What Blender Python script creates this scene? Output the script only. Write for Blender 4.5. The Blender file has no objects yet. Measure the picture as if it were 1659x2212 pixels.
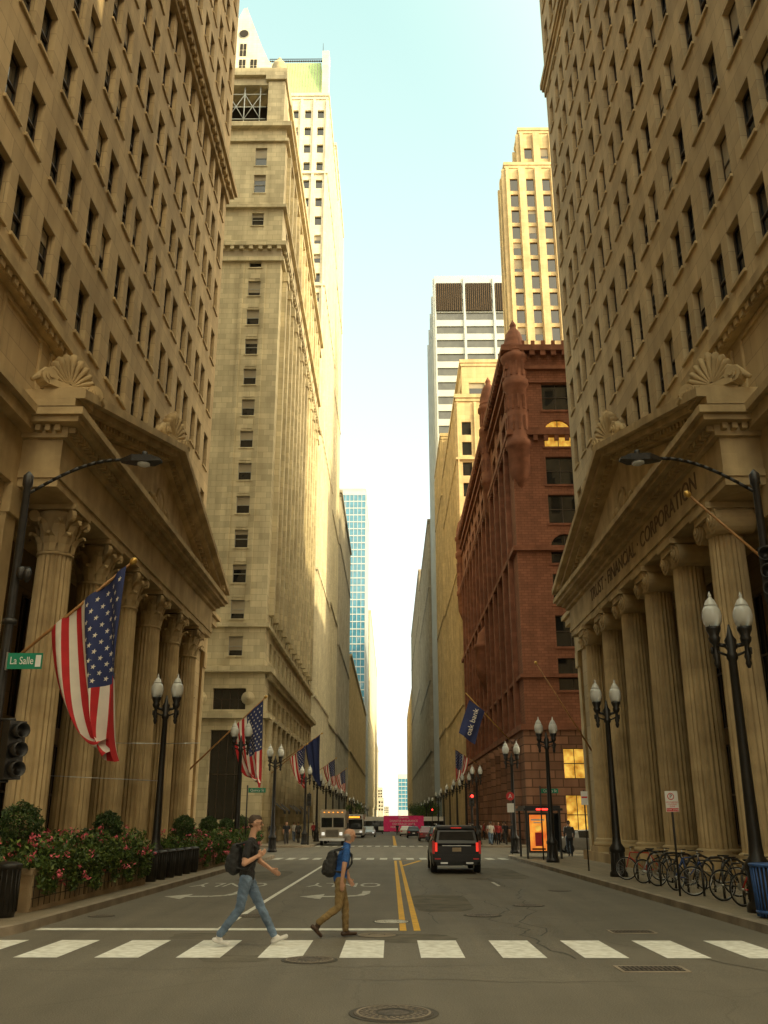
import bpy, bmesh, math, random
import numpy as np
from mathutils import Vector, Matrix
V=Vector; rnd=random.Random(11); pi=math.pi
C=bpy.context.collection
def gz(y): return -0.0075*min(max(y-12,0),230)
# ---------------------------------------------------------------- world, sun, camera
ca,ce=math.radians(30),math.radians(26)
sd=V((math.cos(ca)*math.cos(ce),-math.sin(ca)*math.cos(ce),math.sin(ce)))
w=bpy.data.worlds.new("World"); bpy.context.scene.world=w; w.use_nodes=True
nt=w.node_tree; N=nt.nodes; L=nt.links; bg=N['Background']
sky=N.new('ShaderNodeTexSky'); sky.sky_type='NISHITA'; sky.sun_disc=False
sky.sun_elevation=math.radians(26); sky.sun_rotation=math.radians(120); sky.dust_density=2.5
hs=N.new('ShaderNodeHueSaturation'); hs.inputs['Saturation'].default_value=.5; hs.inputs['Value'].default_value=.7
L.new(sky.outputs[0],hs.inputs['Color'])
tc=N.new('ShaderNodeTexCoord'); sp=N.new('ShaderNodeSeparateXYZ'); L.new(tc.outputs['Generated'],sp.inputs[0])
rp=N.new('ShaderNodeValToRGB'); L.new(sp.outputs[2],rp.inputs[0])
e=rp.color_ramp.elements; e[0].position=0; e[0].color=(.97,.97,.88,1); e[1].position=1; e[1].color=(.38,.63,.54,1)
a=e.new(.28); a.color=(.82,.92,.88,1)
a=e.new(.74); a.color=(.49,.78,.70,1)
ga=N.new('ShaderNodeMixRGB'); ga.blend_type='MULTIPLY'; ga.inputs[0].default_value=1; L.new(rp.outputs[0],ga.inputs[1]); ga.inputs[2].default_value=(6.9,6.9,6.8,1)
dp=N.new('ShaderNodeVectorMath'); dp.operation='DOT_PRODUCT'; L.new(tc.outputs['Generated'],dp.inputs[0]); dp.inputs[1].default_value=tuple(sd)
mxx=N.new('ShaderNodeMath'); mxx.operation='MAXIMUM'; L.new(dp.outputs['Value'],mxx.inputs[0]); mxx.inputs[1].default_value=0
pw=N.new('ShaderNodeMath'); pw.operation='POWER'; L.new(mxx.outputs[0],pw.inputs[0]); pw.inputs[1].default_value=1.6
hz=N.new('ShaderNodeMixRGB'); hz.blend_type='MULTIPLY'; hz.inputs[0].default_value=1; L.new(pw.outputs[0],hz.inputs[1]); hz.inputs[2].default_value=(34,26,13.5,1)
a1=N.new('ShaderNodeMixRGB'); a1.blend_type='ADD'; a1.inputs[0].default_value=1; L.new(ga.outputs[0],a1.inputs[1]); L.new(hz.outputs[0],a1.inputs[2])
ad=N.new('ShaderNodeMixRGB'); ad.blend_type='ADD'; ad.inputs[0].default_value=1; L.new(a1.outputs[0],ad.inputs[1]); L.new(hs.outputs[0],ad.inputs[2])
L.new(ad.outputs[0],bg.inputs[0]); bg.inputs[1].default_value=0.15
cam=bpy.data.cameras.new('camera'); co=bpy.data.objects.new('camera',cam); C.objects.link(co)
cam.sensor_fit='VERTICAL'; cam.sensor_height=24; cam.lens=24*1960/2212; cam.clip_end=8000
co.location=(0,0,1.9); co.rotation_euler=(math.radians(108.53),0,math.radians(0.43))
bpy.context.scene.camera=co
l=bpy.data.lights.new('sun','SUN'); l.energy=4.6; l.angle=math.radians(.5); l.color=(1,.83,.46)
lo=bpy.data.objects.new('sun',l); lo.rotation_euler=sd.to_track_quat('Z','Y').to_euler(); C.objects.link(lo)
vs=bpy.context.scene.view_settings; vs.view_transform='Standard'; vs.look='None'; vs.exposure=0
# ---------------------------------------------------------------- materials
def mat(name,col,rough=.8,var=.15,scale=3.,bump=.0,metal=0,emit=0,spec=.5,col2=None,coat=0,trans=0):
    m=bpy.data.materials.new(name); m.use_nodes=True; t=m.node_tree; n=t.nodes; b=n['Principled BSDF']
    g=n.new('ShaderNodeTexCoord'); no=n.new('ShaderNodeTexNoise'); no.inputs['Scale'].default_value=scale; no.inputs['Detail'].default_value=6
    t.links.new(g.outputs['Object'],no.inputs['Vector'])
    r=n.new('ShaderNodeValToRGB'); t.links.new(no.outputs[0],r.inputs[0])
    c2=col2 or tuple(x*(1-var) for x in col); c1=col if col2 else tuple(min(1,x*(1+var)) for x in col)
    r.color_ramp.elements[0].position=.35; r.color_ramp.elements[0].color=(*c2,1); r.color_ramp.elements[1].position=.65; r.color_ramp.elements[1].color=(*c1,1)
    t.links.new(r.outputs[0],b.inputs['Base Color']); b.inputs['Roughness'].default_value=rough; b.inputs['Metallic'].default_value=metal
    b.inputs['Specular IOR Level'].default_value=spec
    if coat: b.inputs['Coat Weight'].default_value=coat
    if trans: b.inputs['Transmission Weight'].default_value=trans
    if emit: t.links.new(r.outputs[0],b.inputs['Emission Color']); b.inputs['Emission Strength'].default_value=emit
    if bump:
        bp=n.new('ShaderNodeBump'); bp.inputs['Strength'].default_value=bump; bp.inputs['Distance'].default_value=.02
        n2=n.new('ShaderNodeTexNoise'); n2.inputs['Scale'].default_value=scale*8; t.links.new(g.outputs['Object'],n2.inputs['Vector'])
        t.links.new(n2.outputs[0],bp.inputs['Height']); t.links.new(bp.outputs[0],b.inputs['Normal'])
    return m
def stone(name,col,bw=1.4,bh=.7,mort=.012,var=.14,dirt=.35,mc=.62,rough=.85,bump=.4,carved=False):
    m=bpy.data.materials.new(name); m.use_nodes=True; t=m.node_tree; n=t.nodes; b=n['Principled BSDF']; K=t.links.new
    g=n.new('ShaderNodeNewGeometry'); s=n.new('ShaderNodeSeparateXYZ'); K(g.outputs['Position'],s.inputs[0])
    ax=n.new('ShaderNodeMath'); K(s.outputs[0],ax.inputs[0]); K(s.outputs[1],ax.inputs[1])
    cb=n.new('ShaderNodeCombineXYZ'); K(ax.outputs[0],cb.inputs[0]); K(s.outputs[2],cb.inputs[1])
    br=n.new('ShaderNodeTexBrick'); K(cb.outputs[0],br.inputs[0]); br.inputs['Scale'].default_value=1
    br.inputs['Brick Width'].default_value=bw; br.inputs['Row Height'].default_value=bh; br.inputs['Mortar Size'].default_value=0 if carved else mort
    br.inputs['Color1'].default_value=(*[min(1,x*(1+var)) for x in col],1); br.inputs['Color2'].default_value=(*[x*(1-var) for x in col],1); br.inputs['Mortar'].default_value=(*[x*mc for x in col],1)
    mp=n.new('ShaderNodeMapping'); mp.inputs['Scale'].default_value=(1.1,.07,1); K(cb.outputs[0],mp.inputs[0])
    n1=n.new('ShaderNodeTexNoise'); n1.inputs['Scale'].default_value=1; n1.inputs['Detail'].default_value=7; K(mp.outputs[0],n1.inputs[0])
    n2=n.new('ShaderNodeTexNoise'); n2.inputs['Scale'].default_value=.35 if not carved else 1.1; n2.inputs['Detail'].default_value=8; K(g.outputs['Position'],n2.inputs[0])
    mu=n.new('ShaderNodeMath'); mu.operation='MULTIPLY'; K(n1.outputs[0],mu.inputs[0]); K(n2.outputs[0],mu.inputs[1])
    r=n.new('ShaderNodeValToRGB'); K(mu.outputs[0],r.inputs[0]); r.color_ramp.elements[0].position=.12; r.color_ramp.elements[1].position=.36
    r.color_ramp.elements[0].color=(1-dirt,1-dirt*1.05,1-dirt*1.1,1); r.color_ramp.elements[1].color=(1.0,1.0,1.0,1)
    mx=n.new('ShaderNodeMixRGB'); mx.blend_type='MULTIPLY'; mx.inputs[0].default_value=1; K(br.outputs[0],mx.inputs[1]); K(r.outputs[0],mx.inputs[2])
    K(mx.outputs[0],b.inputs['Base Color']); b.inputs['Roughness'].default_value=rough; b.inputs['Specular IOR Level'].default_value=.25
    n3=n.new('ShaderNodeTexNoise'); n3.inputs['Scale'].default_value=9; n3.inputs['Detail'].default_value=5; K(g.outputs['Position'],n3.inputs[0])
    bp=n.new('ShaderNodeBump'); bp.inputs['Strength'].default_value=bump; bp.inputs['Distance'].default_value=.015; K(n3.outputs[0],bp.inputs['Height']); K(bp.outputs[0],b.inputs['Normal'])
    return m
def glassm(name,col=(.015,.016,.016),rough=.04,spec=.8):
    return mat(name,col,rough,.2,.6,spec=spec)
M={}
M['bankL']=stone('limestone_warm',(.53,.395,.22),1.5,.75,.012,.10,.32)
M['bankR']=stone('limestone_tan',(.53,.40,.23),1.5,.75,.012,.10,.32)
M['bankT']=stone('carved_limestone',(.54,.405,.22),1.5,1.1,.0,.06,.40,carved=True)
M['bankS']=stone('shaded_limestone',(.22,.155,.085),1.5,.75,.012,.1,.3)  # bank limestone with the shade behind the columns put into its colour
M['b2']=stone('pale_terracotta',(.61,.53,.345),1.1,.6,.02,.15,.33,.75)
M['white']=stone('white_terracotta',(.74,.68,.50),1.2,.6,.01,.06,.2)
M['rook']=stone('red_brick',(.26,.108,.062),.6,.25,.02,.13,.3)
M['rookT']=stone('red_terracotta',(.25,.102,.058),.8,.4,0,.12,.4,carved=True)
M['rookS']=stone('red_granite_blocks',(.28,.145,.09),1.3,.7,.05,.25,.4,.45,bump=1)
M['buff']=stone('buff_limestone',(.62,.48,.26),1.6,.8,.01,.08,.3)
M['grey']=stone('grey_limestone',(.50,.46,.36),1.6,.8,.01,.08,.3)
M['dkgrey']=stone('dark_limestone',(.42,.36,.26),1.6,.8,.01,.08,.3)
M['steel']=mat('aluminium_mullion',(.45,.48,.47),.5,.05,.3,metal=.2)
M['glass']=glassm('window_glass'); M['glassb']=glassm('blue_curtain_glass',(.05,.20,.30),.06)
M['glassg']=glassm('grey_curtain_glass',(.06,.065,.06),.08)
M['frame']=mat('window_frame',(.06,.042,.027),.5,.1); M['framel']=mat('pale_window_frame',(.33,.32,.27),.6,.1)
M['shade']=mat('roller_shade',(.36,.31,.22),.8,.15,.2); M['dark']=mat('dark_recess',(.02,.016,.012),.9)
M['lit']=mat('lit_room',(1.,.60,.10),.8,.0,1.6,emit=.8,col2=(.45,.20,.02))
M['copper']=mat('green_copper_roof',(.34,.50,.20),.6,.12,.4)
M['black']=mat('black_cast_iron',(.014,.012,.010),.42,.3,6,.3); M['chrome']=mat('brushed_steel',(.5,.5,.48),.3,.05,metal=.9)
M['globe']=mat('frosted_globe',(.80,.80,.75),.15,.05,3,trans=.35)
M['wpaint']=mat('white_road_paint',(.80,.79,.72),.7,.0,7,col2=(.60,.58,.50)); M['wpaint2']=mat('worn_road_paint',(.62,.60,.53),.7,.0,5,col2=(.30,.28,.22)); M['ypaint']=mat('yellow_road_paint',(.78,.43,.02),.7,.0,6,col2=(.6,.33,.03))
M['iron']=mat('manhole_iron',(.085,.065,.045),.6,.4,12,.5); M['tar']=mat('crack_sealant',(.055,.046,.033),.7,.2,3)
M['patch']=mat('asphalt_patch',(.115,.10,.073),.9,.25,2,.6)
M['kerb']=mat('kerb_granite',(.27,.22,.16),.85,.25,1.5,.4)
M['red']=mat('flag_red',(.46,.018,.022),.85,.1); M['wht']=mat('flag_white',(.74,.69,.6),.85,.05); M['blue']=mat('flag_blue',(.028,.04,.13),.85,.1)
M['wood']=mat('pole_wood',(.36,.18,.06),.5,.2,5); M['gold']=mat('gilt',(.6,.38,.1),.35,.1,metal=.6)
M['green']=mat('sign_green',(.0,.22,.12),.5,.05); M['swhite']=mat('sign_white',(.75,.74,.7),.5,.03); M['sred']=mat('sign_red',(.6,.03,.03),.5,.05)
M['leaf']=mat('hedge_leaf',(.07,.12,.02),.6,.3,4); M['leaf2']=mat('hedge_leaf_dark',(.03,.06,.013),.6,.3,4); M['leaf3']=mat('young_leaf',(.13,.18,.03),.6,.2,4)
M['pink']=mat('pink_petal',(.66,.12,.16),.6,.3,9); M['bark']=mat('bark',(.12,.08,.05),.9,.3,6)
M['conc']=mat('planter_concrete',(.36,.27,.17),.85,.2,1.5,.4)
M['tyre']=mat('tyre_rubber',(.015,.015,.015),.8,.1); M['carblk']=mat('black_car_paint',(.007,.006,.006),.3,.1,spec=.3,coat=.15); M['carsil']=mat('silver_car_paint',(.30,.29,.27),.3,.05,coat=.6)
M['carred']=mat('dark_red_car_paint',(.2,.02,.015),.3,.05,coat=.5)
M['carw']=mat('white_vehicle_paint',(.62,.6,.55),.4,.05); M['tail']=mat('tail_light_lit',(.9,.03,.015),.3,.1,emit=.7); M['rlit']=mat('red_signal_lit',(1,.03,.02),.3,.1,emit=5)
M['amber']=mat('amber_display',(1,.35,.03),.3,.1,emit=2); M['head']=mat('headlight',(.9,.9,.85),.2,.05,emit=.6)
M['truck']=mat('truck_grey',(.33,.29,.23),.5,.1); M['adpink']=mat('pink_advert',(.80,.02,.18),.5,.1)
M['ad']=mat('backlit_advert',(1,.42,.05),.6,.0,1.3,emit=.75,col2=(.7,.10,.02)); M['binblue']=mat('blue_bin_paint',(.03,.09,.26),.45,.2,8)
M['bankDk']=mat('incised_lettering',(.13,.08,.04),.9,.1); M['awn']=mat('black_awning',(.02,.02,.02),.8,.1)
def ground_mat(name,c1,c2,joint=0):
    m=bpy.data.materials.new(name); m.use_nodes=True; t=m.node_tree; n=t.nodes; b=n['Principled BSDF']; K=t.links.new
    g=n.new('ShaderNodeNewGeometry')
    a1=n.new('ShaderNodeTexNoise'); a1.inputs['Scale'].default_value=.45; a1.inputs['Detail'].default_value=9; a1.inputs['Roughness'].default_value=.65; K(g.outputs['Position'],a1.inputs[0])
    mp=n.new('ShaderNodeMapping'); mp.inputs['Scale'].default_value=(1.6,.09,1); K(g.outputs['Position'],mp.inputs[0])
    a2=n.new('ShaderNodeTexNoise'); a2.inputs['Scale'].default_value=1; a2.inputs['Detail'].default_value=5; K(mp.outputs[0],a2.inputs[0])
    ad=n.new('ShaderNodeMath'); ad.operation='ADD'; K(a1.outputs[0],ad.inputs[0]); K(a2.outputs[0],ad.inputs[1])
    r=n.new('ShaderNodeValToRGB'); hf=n.new('ShaderNodeMath'); hf.operation='MULTIPLY'; hf.inputs[1].default_value=.5; K(ad.outputs[0],hf.inputs[0]); K(hf.outputs[0],r.inputs[0])
    r.color_ramp.elements[0].position=.36; r.color_ramp.elements[0].color=(*c2,1); r.color_ramp.elements[1].position=.62; r.color_ramp.elements[1].color=(*c1,1)
    f=n.new('ShaderNodeTexNoise'); f.inputs['Scale'].default_value=60; f.inputs['Detail'].default_value=3; K(g.outputs['Position'],f.inputs[0])
    fr=n.new('ShaderNodeValToRGB'); K(f.outputs[0],fr.inputs[0]); fr.color_ramp.elements[0].position=.3; fr.color_ramp.elements[0].color=(.6,.6,.6,1); fr.color_ramp.elements[1].position=.7; fr.color_ramp.elements[1].color=(1.25,1.25,1.25,1)
    mx=n.new('ShaderNodeMixRGB'); mx.blend_type='MULTIPLY'; mx.inputs[0].default_value=1; K(r.outputs[0],mx.inputs[1]); K(fr.outputs[0],mx.inputs[2])
    last=mx
    if joint:
        br=n.new('ShaderNodeTexBrick'); br.offset=0; K(g.outputs['Position'],br.inputs[0]); br.inputs['Scale'].default_value=1; br.inputs['Brick Width'].default_value=1.5; br.inputs['Row Height'].default_value=1.5; br.inputs['Mortar Size'].default_value=.015
        br.inputs['Color1'].default_value=(1,1,1,1); br.inputs['Color2'].default_value=(.88,.88,.88,1); br.inputs['Mortar'].default_value=(.4,.4,.4,1)
        m2=n.new('ShaderNodeMixRGB'); m2.blend_type='MULTIPLY'; m2.inputs[0].default_value=1; K(mx.outputs[0],m2.inputs[1]); K(br.outputs[0],m2.inputs[2]); last=m2
    else:
        vo=n.new('ShaderNodeTexVoronoi'); vo.feature='DISTANCE_TO_EDGE'; vo.inputs['Scale'].default_value=.22
        wn=n.new('ShaderNodeMixRGB'); wn.blend_type='ADD'; wn.inputs[0].default_value=.9; K(g.outputs['Position'],wn.inputs[1]); K(a1.outputs['Color'],wn.inputs[2]); K(wn.outputs[0],vo.inputs[0])
        vr=n.new('ShaderNodeValToRGB'); K(vo.outputs[0],vr.inputs[0]); vr.color_ramp.elements[0].position=.0; vr.color_ramp.elements[0].color=(.6,.6,.6,1); vr.color_ramp.elements[1].position=.006; vr.color_ramp.elements[1].color=(1,1,1,1)
        m2=n.new('ShaderNodeMixRGB'); m2.blend_type='MULTIPLY'; m2.inputs[0].default_value=.45; K(mx.outputs[0],m2.inputs[1]); K(vr.outputs[0],m2.inputs[2]); last=m2
    K(last.outputs[0],b.inputs['Base Color']); b.inputs['Roughness'].default_value=.72; b.inputs['Specular IOR Level'].default_value=.4
    bp=n.new('ShaderNodeBump'); bp.inputs['Strength'].default_value=.5; bp.inputs['Distance'].default_value=.008; K(f.outputs[0],bp.inputs['Height']); K(bp.outputs[0],b.inputs['Normal'])
    return m
M['asph']=ground_mat('asphalt',(.178,.155,.115),(.128,.111,.082)); M['walk']=ground_mat('sidewalk_concrete',(.31,.25,.165),(.20,.16,.105),1)
# ---------------------------------------------------------------- mesh builder
class MB:
    def __init__(s): s.v=[]; s.f=[]; s.m=[]; s.mats=[]; s.sm=[]
    def mi(s,k):
        m=M[k] if isinstance(k,str) else k
        if m not in s.mats: s.mats.append(m)
        return s.mats.index(m)
    def face(s,pts,k,sm=False):
        i=len(s.v); s.v.extend([tuple(p) for p in pts]); s.f.append(tuple(range(i,i+len(pts)))); s.m.append(s.mi(k)); s.sm.append(sm)
    def raw(s,vs,fs,k,sm=False):
        i=len(s.v); s.v.extend([tuple(p) for p in vs]); mi=s.mi(k)
        for f in fs: s.f.append(tuple(i+j for j in f)); s.m.append(mi); s.sm.append(sm)
    def box(s,x0,x1,y0,y1,z0,z1,k,T=None):
        vs=[V((x,y,z)) for z in (z0,z1) for y in (y0,y1) for x in (x0,x1)]
        if T is not None: vs=[T@v for v in vs]
        s.raw(vs,[(0,2,3,1),(4,5,7,6),(0,1,5,4),(2,6,7,3),(0,4,6,2),(1,3,7,5)],k)
    def lathe(s,c,prof,n,k,sm=True,fl=None,T=None):
        vs=[];fs=[]
        for r,z in prof:
            for j in range(n):
                a=2*pi*j/n; rr=r*(fl(j) if fl else 1); p=V((rr*math.cos(a),rr*math.sin(a),z))
                if T is not None: p=T@p
                vs.append(p+V(c))
        for i in range(len(prof)-1):
            for j in range(n):
                a=i*n+j; b=i*n+(j+1)%n; fs.append((a,b,b+n,a+n))
        fs.append(tuple(range(n))[::-1]); fs.append(tuple(range((len(prof)-1)*n,len(prof)*n)))
        s.raw(vs,fs,k,sm)
    def tube(s,p0,p1,r0,r1=None,n=8,k='black',sm=True):
        r1=r0 if r1 is None else r1; p0=V(p0);p1=V(p1); d=p1-p0; q=d.to_track_quat('Z','Y').to_matrix()
        s.lathe(p0,[(r0,0),(r1,d.length)],n,k,sm,T=q)
    def path(s,pts,r,n=8,k='black'):
        for a,b in zip(pts[:-1],pts[1:]): s.tube(a,b,r,r,n,k)
    def prism(s,poly,f0,f1,k):
        n=len(poly); a=[f0(*p) for p in poly]; b=[f1(*p) for p in poly]
        s.raw(a+b,[tuple(range(n))[::-1],tuple(range(n,2*n))]+[(i,(i+1)%n,(i+1)%n+n,i+n) for i in range(n)],k)
    def build(s,name,parent=None,loc=None,rz=0):
        me=bpy.data.meshes.new(name); me.from_pydata(s.v,[],s.f)
        for m in s.mats: me.materials.append(m)
        me.polygons.foreach_set('material_index',s.m); me.polygons.foreach_set('use_smooth',s.sm); me.update()
        return place(me,name,parent,loc,rz)
def place(me,name,parent=None,loc=None,rz=0):
    o=bpy.data.objects.new(name,me); C.objects.link(o)
    if loc: o.location=loc
    o.rotation_euler=(0,0,rz)
    if parent: o.parent=parent
    return o
def grp(name,loc=(0,0,0),rz=0):
    o=bpy.data.objects.new(name,None); C.objects.link(o); o.location=loc; o.rotation_euler=(0,0,rz); o.empty_display_size=.5; return o
def text(body,size,mtx,k,parent,name='lettering',ext=.012,ax='CENTER',sx=1.,sp=1.):
    c=bpy.data.curves.new(name,'FONT'); c.body=body; c.size=size; c.extrude=ext; c.align_x=ax; c.align_y='CENTER'; c.space_character=sp
    c.materials.append(M[k]); o=bpy.data.objects.new(name,c); C.objects.link(o); mw=mtx@Matrix.Diagonal((sx,1,1,1))
    if parent:
        o.parent=parent
        T=Matrix.Translation(parent.location)@Matrix.Rotation(parent.rotation_euler[2],4,'Z') if name in('frieze_lettering','flag_lettering') else Matrix.Identity(4)
        o.matrix_local=T.inverted()@mw
    else: o.matrix_world=mw
    return o
def mtx(o,x,y):
    x=V(x).normalized();y=V(y).normalized();z=x.cross(y); m=Matrix((x,y,z)).transposed().to_4x4(); m.translation=V(o); return m
# ---------------------------------------------------------------- facade with true openings
UZ=V((0,0,1))
def facade(mb,O,U,Nn,length,z0,z1,wins,rows,depth=.35,wall='bankL',glass='glass',frame='frame',sill=None,shade=.35,midrail=True,arch=(),jit=.012,lit=0,vm=0,reveal=None,force=None):
    O=V(O);U=V(U);Nn=V(Nn)
    def p(u,z,n=0.): return O+U*u+UZ*z+Nn*n
    def q(u0,u1,a,b,n,k): mb.face([p(u0,a,n),p(u1,a,n),p(u1,b,n),p(u0,b,n)],k)
    def bx(u0,u1,a,b,n0,n1,k):
        vs=[p(u,z,n) for z in (a,b) for n in (n0,n1) for u in (u0,u1)]
        mb.raw(vs,[(0,2,3,1),(4,5,7,6),(0,1,5,4),(2,6,7,3),(0,4,6,2),(1,3,7,5)],k)
    cu=0
    for wi,(u0,u1) in enumerate(wins):
        if u0>cu: q(cu,u0,z0,z1,0,wall)
        cz=z0
        for ri,(a,b) in enumerate(rows):
            if a>cz: q(u0,u1,cz,a,0,wall)
            cz=b
            D=-depth; rv=reveal or wall
            isa=ri in arch
            mb.face([p(u0,a),p(u1,a),p(u1,a,D),p(u0,a,D)],rv)
            if isa:
                r=(u1-u0)/2; sp=b-r; n=8; uc=(u0+u1)/2
                arc=[(uc-r*math.cos(pi*i/n),sp+r*math.sin(pi*i/n)) for i in range(n+1)]
                for (ua,za),(ub,zb) in zip(arc[:-1],arc[1:]):
                    mb.face([p(ua,za),p(ub,zb),p(ub,b+.001),p(ua,b+.001)],wall)
                    mb.face([p(ua,za),p(ub,zb),p(ub,zb,D),p(ua,za,D)],rv)
                mb.face([p(u0,a),p(u0,sp),p(u0,sp,D),p(u0,a,D)],rv); mb.face([p(u1,a),p(u1,sp),p(u1,sp,D),p(u1,a,D)],rv)
            else:
                mb.face([p(u0,b),p(u1,b),p(u1,b,D),p(u0,b,D)],rv)
                mb.face([p(u0,a),p(u0,b),p(u0,b,D),p(u0,a,D)],rv); mb.face([p(u1,a),p(u1,b),p(u1,b,D),p(u1,a,D)],rv)
            j=lambda: rnd.uniform(-jit,jit)
            g='lit' if rnd.random()<lit else glass
            if force and (wi,ri) in force: g='lit'
            jt=j()
            zm=(a+b)/2
            mb.face([p(u0,a,D+jt),p(u1,a,D+j()*.6+jt),p(u1,b,D+j()),p(u0,b,D+j())],g)
            if frame:
                f=.06
                bx(u0,u0+f,a,b,D+.02,D+.07,frame); bx(u1-f,u1,a,b,D+.02,D+.07,frame)
                bx(u0+f,u1-f,b-f,b,D+.02,D+.07,frame); bx(u0+f,u1-f,a,a+f,D+.02,D+.07,frame)
                if midrail: bx(u0+f,u1-f,zm-.035,zm+.035,D+.02,D+.08,frame)
                for kx in range(vm):
                    uu=u0+(u1-u0)*(kx+1)/(vm+1); bx(uu-.03,uu+.03,a+f,b-f,D+.021,D+.065,frame)
            if rnd.random()<shade and not isa:
                h=(b-a)*rnd.choice([.25,.4,.5,.5,.7]); q(u0+.05,u1-.05,b-h,b,D+.018+jit,'shade')
            if sill: bx(u0-.10,u1+.10,a-.12,a-.003,-.02,.09,sill)
        if cz<z1: q(u0,u1,cz,z1,0,wall)
        cu=u1
    if cu<length: q(cu,length,z0,z1,0,wall)
def ubox(mb,O,U,Nn,u0,u1,z0,z1,n0,n1,k):
    O=V(O);U=V(U);Nn=V(Nn); p=lambda u,z,n:O+U*u+UZ*z+Nn*n
    vs=[p(u,z,n) for z in (z0,z1) for n in (n0,n1) for u in (u0,u1)]
    mb.raw(vs,[(0,2,3,1),(4,5,7,6),(0,1,5,4),(2,6,7,3),(0,4,6,2),(1,3,7,5)],k)
# ---------------------------------------------------------------- ground
def strip(mb,x0,x1,y0,y1,dz,k):
    ys=[y0]+[b for b in (12,242) if y0<b<y1]+[y1]
    for a,b in zip(ys[:-1],ys[1:]): mb.face([(x0,a,gz(a)+dz),(x1,a,gz(a)+dz),(x1,b,gz(b)+dz),(x0,b,gz(b)+dz)],k)
mb=MB(); strip(mb,-2500,2500,-400,4500,0,'asph'); mb.build('ground')
def walk(name,s,y0,y1,xo=95):
    mb=MB(); R=3.0 if y0<30 else 2.0; k=6.5; pts=[]
    for i in range(9):
        a=pi/2*i/8; pts.append((k+R-R*math.cos(a),y0+R-R*math.sin(a)))
    pts=[(k,y1-R)]+pts+[(xo,y0),(xo,y1)]
    for i in range(9):
        a=pi/2*i/8; pts.append((k+R-R*math.sin(a),y1-R+R*math.cos(a)))
    P2=[(s*x,y) for x,y in pts]
    mb.face([(x,y,gz(y)+.14) for x,y in P2],'walk')
    n=len(P2)
    for i in range(n):
        (xa,ya),(xb,yb)=P2[i],P2[(i+1)%n]
        if abs(xa)>90 and abs(xb)>90: continue
        mb.face([(xa,ya,gz(ya)-.3),(xb,yb,gz(yb)-.3),(xb,yb,gz(yb)+.145),(xa,ya,gz(ya)+.145)],'kerb')
        d=V((xb-xa,yb-ya,0)); 
        if d.length<1e-4: continue
        nn=V((-d.y,d.x,0)).normalized()*.17
        c=V((s*12,(y0+y1)/2,0)); 
        if nn.dot(c-V((xa,ya,0)))<0: nn=-nn
        mb.face([(xa,ya,gz(ya)+.146),(xb,yb,gz(yb)+.146),(xb+nn.x,yb+nn.y,gz(yb)+.146),(xa+nn.x,ya+nn.y,gz(ya)+.146)],'kerb')
    return mb.build(name)
for s in (-1,1):
    walk('sidewalk',s,14.4,57); walk('sidewalk',s,77,158); walk('sidewalk',s,174,241)
mb=MB()
for s in (-1,1):
    strip(mb,*(sorted((s*6.5,s*95))),243,900,.14,'walk'); strip(mb,*(sorted((s*6.5,s*6.67))),243,900,.15,'kerb')
mb.build('sidewalk')
# ---------------------------------------------------------------- road markings
mb=MB()
for n in range(-7,6):
    x=.42+1.165*n; strip(mb,x,x+.63,14.25,16.3,.006,'wpaint')
mb.build('crosswalk')
mb=MB(); strip(mb,-6.4,.12,17.75,18.1,.006,'wpaint'); mb.build('stop_line')
mb=MB(); strip(mb,.15,.27,17.7,50,.006,'ypaint'); strip(mb,.40,.52,17.7,50,.006,'ypaint')
for (a,b) in (((.52,44),(1.5,50)),((.15,50),(1.5,50))):
    a=V((*a,0));b=V((*b,0)); d=(b-a).normalized(); n=V((-d.y,d.x,0))*.09
    mb.face([(q.x,q.y,gz(q.y)+.010) for q in (a-n,b-n,b+n,a+n)],'ypaint')
strip(mb,.2,.5,84,150,.006,'ypaint'); mb.build('yellow_centre_line')
mb=MB(); strip(mb,-3.17,-3.05,18.1,50,.006,'wpaint')
for y in range(30,50,7): strip(mb,3.25,3.35,y,y+2,.006,'wpaint2')
mb.build('lane_line')
mb=MB()
for n in range(-9,9):
    x=.1+.72*n; strip(mb,x,x+.4,51.5,54,.006,'wpaint2'); strip(mb,x,x+.4,80,83,.006,'wpaint2')
strip(mb,-6.3,0,84.5,85,.006,'wpaint2'); mb.build('crosswalk')
for X in (-5.0,-1.45):
    g=grp('turn_arrow_marking',(X,25.6,gz(25.6)))
    mb=MB(); pts=[(.75,2.2),(.75,1.2),(.6,.5),(.2,.15),(-.35,.1)]; wd=.11
    for i,(a,b) in enumerate(zip(pts[:-1],pts[1:])):
        a=V((*a,0));b=V((*b,0)); d=(b-a).normalized(); n=V((-d.y*wd,d.x*wd*2,0))
        mb.face([(q.x,q.y,-.0075*q.y+.006+i*.001) for q in (a-n,b-n,b+n,a+n)],'wpaint2')
    mb.face([(-.35,-.75,.012),(-.35,.95,.004),(-.95,.1,.008)],'wpaint2'); mb.build('arrow',g)
    o=text('ONLY',1.0,Matrix.Translation((X,30.6,gz(30.6)+.008))@Matrix.Rotation(pi,4,'Z')@Matrix.Rotation(.0075,4,'X')@Matrix.Diagonal((.85,2.6,1,1)),'wpaint2',None,'only_lane_marking',0)
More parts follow.
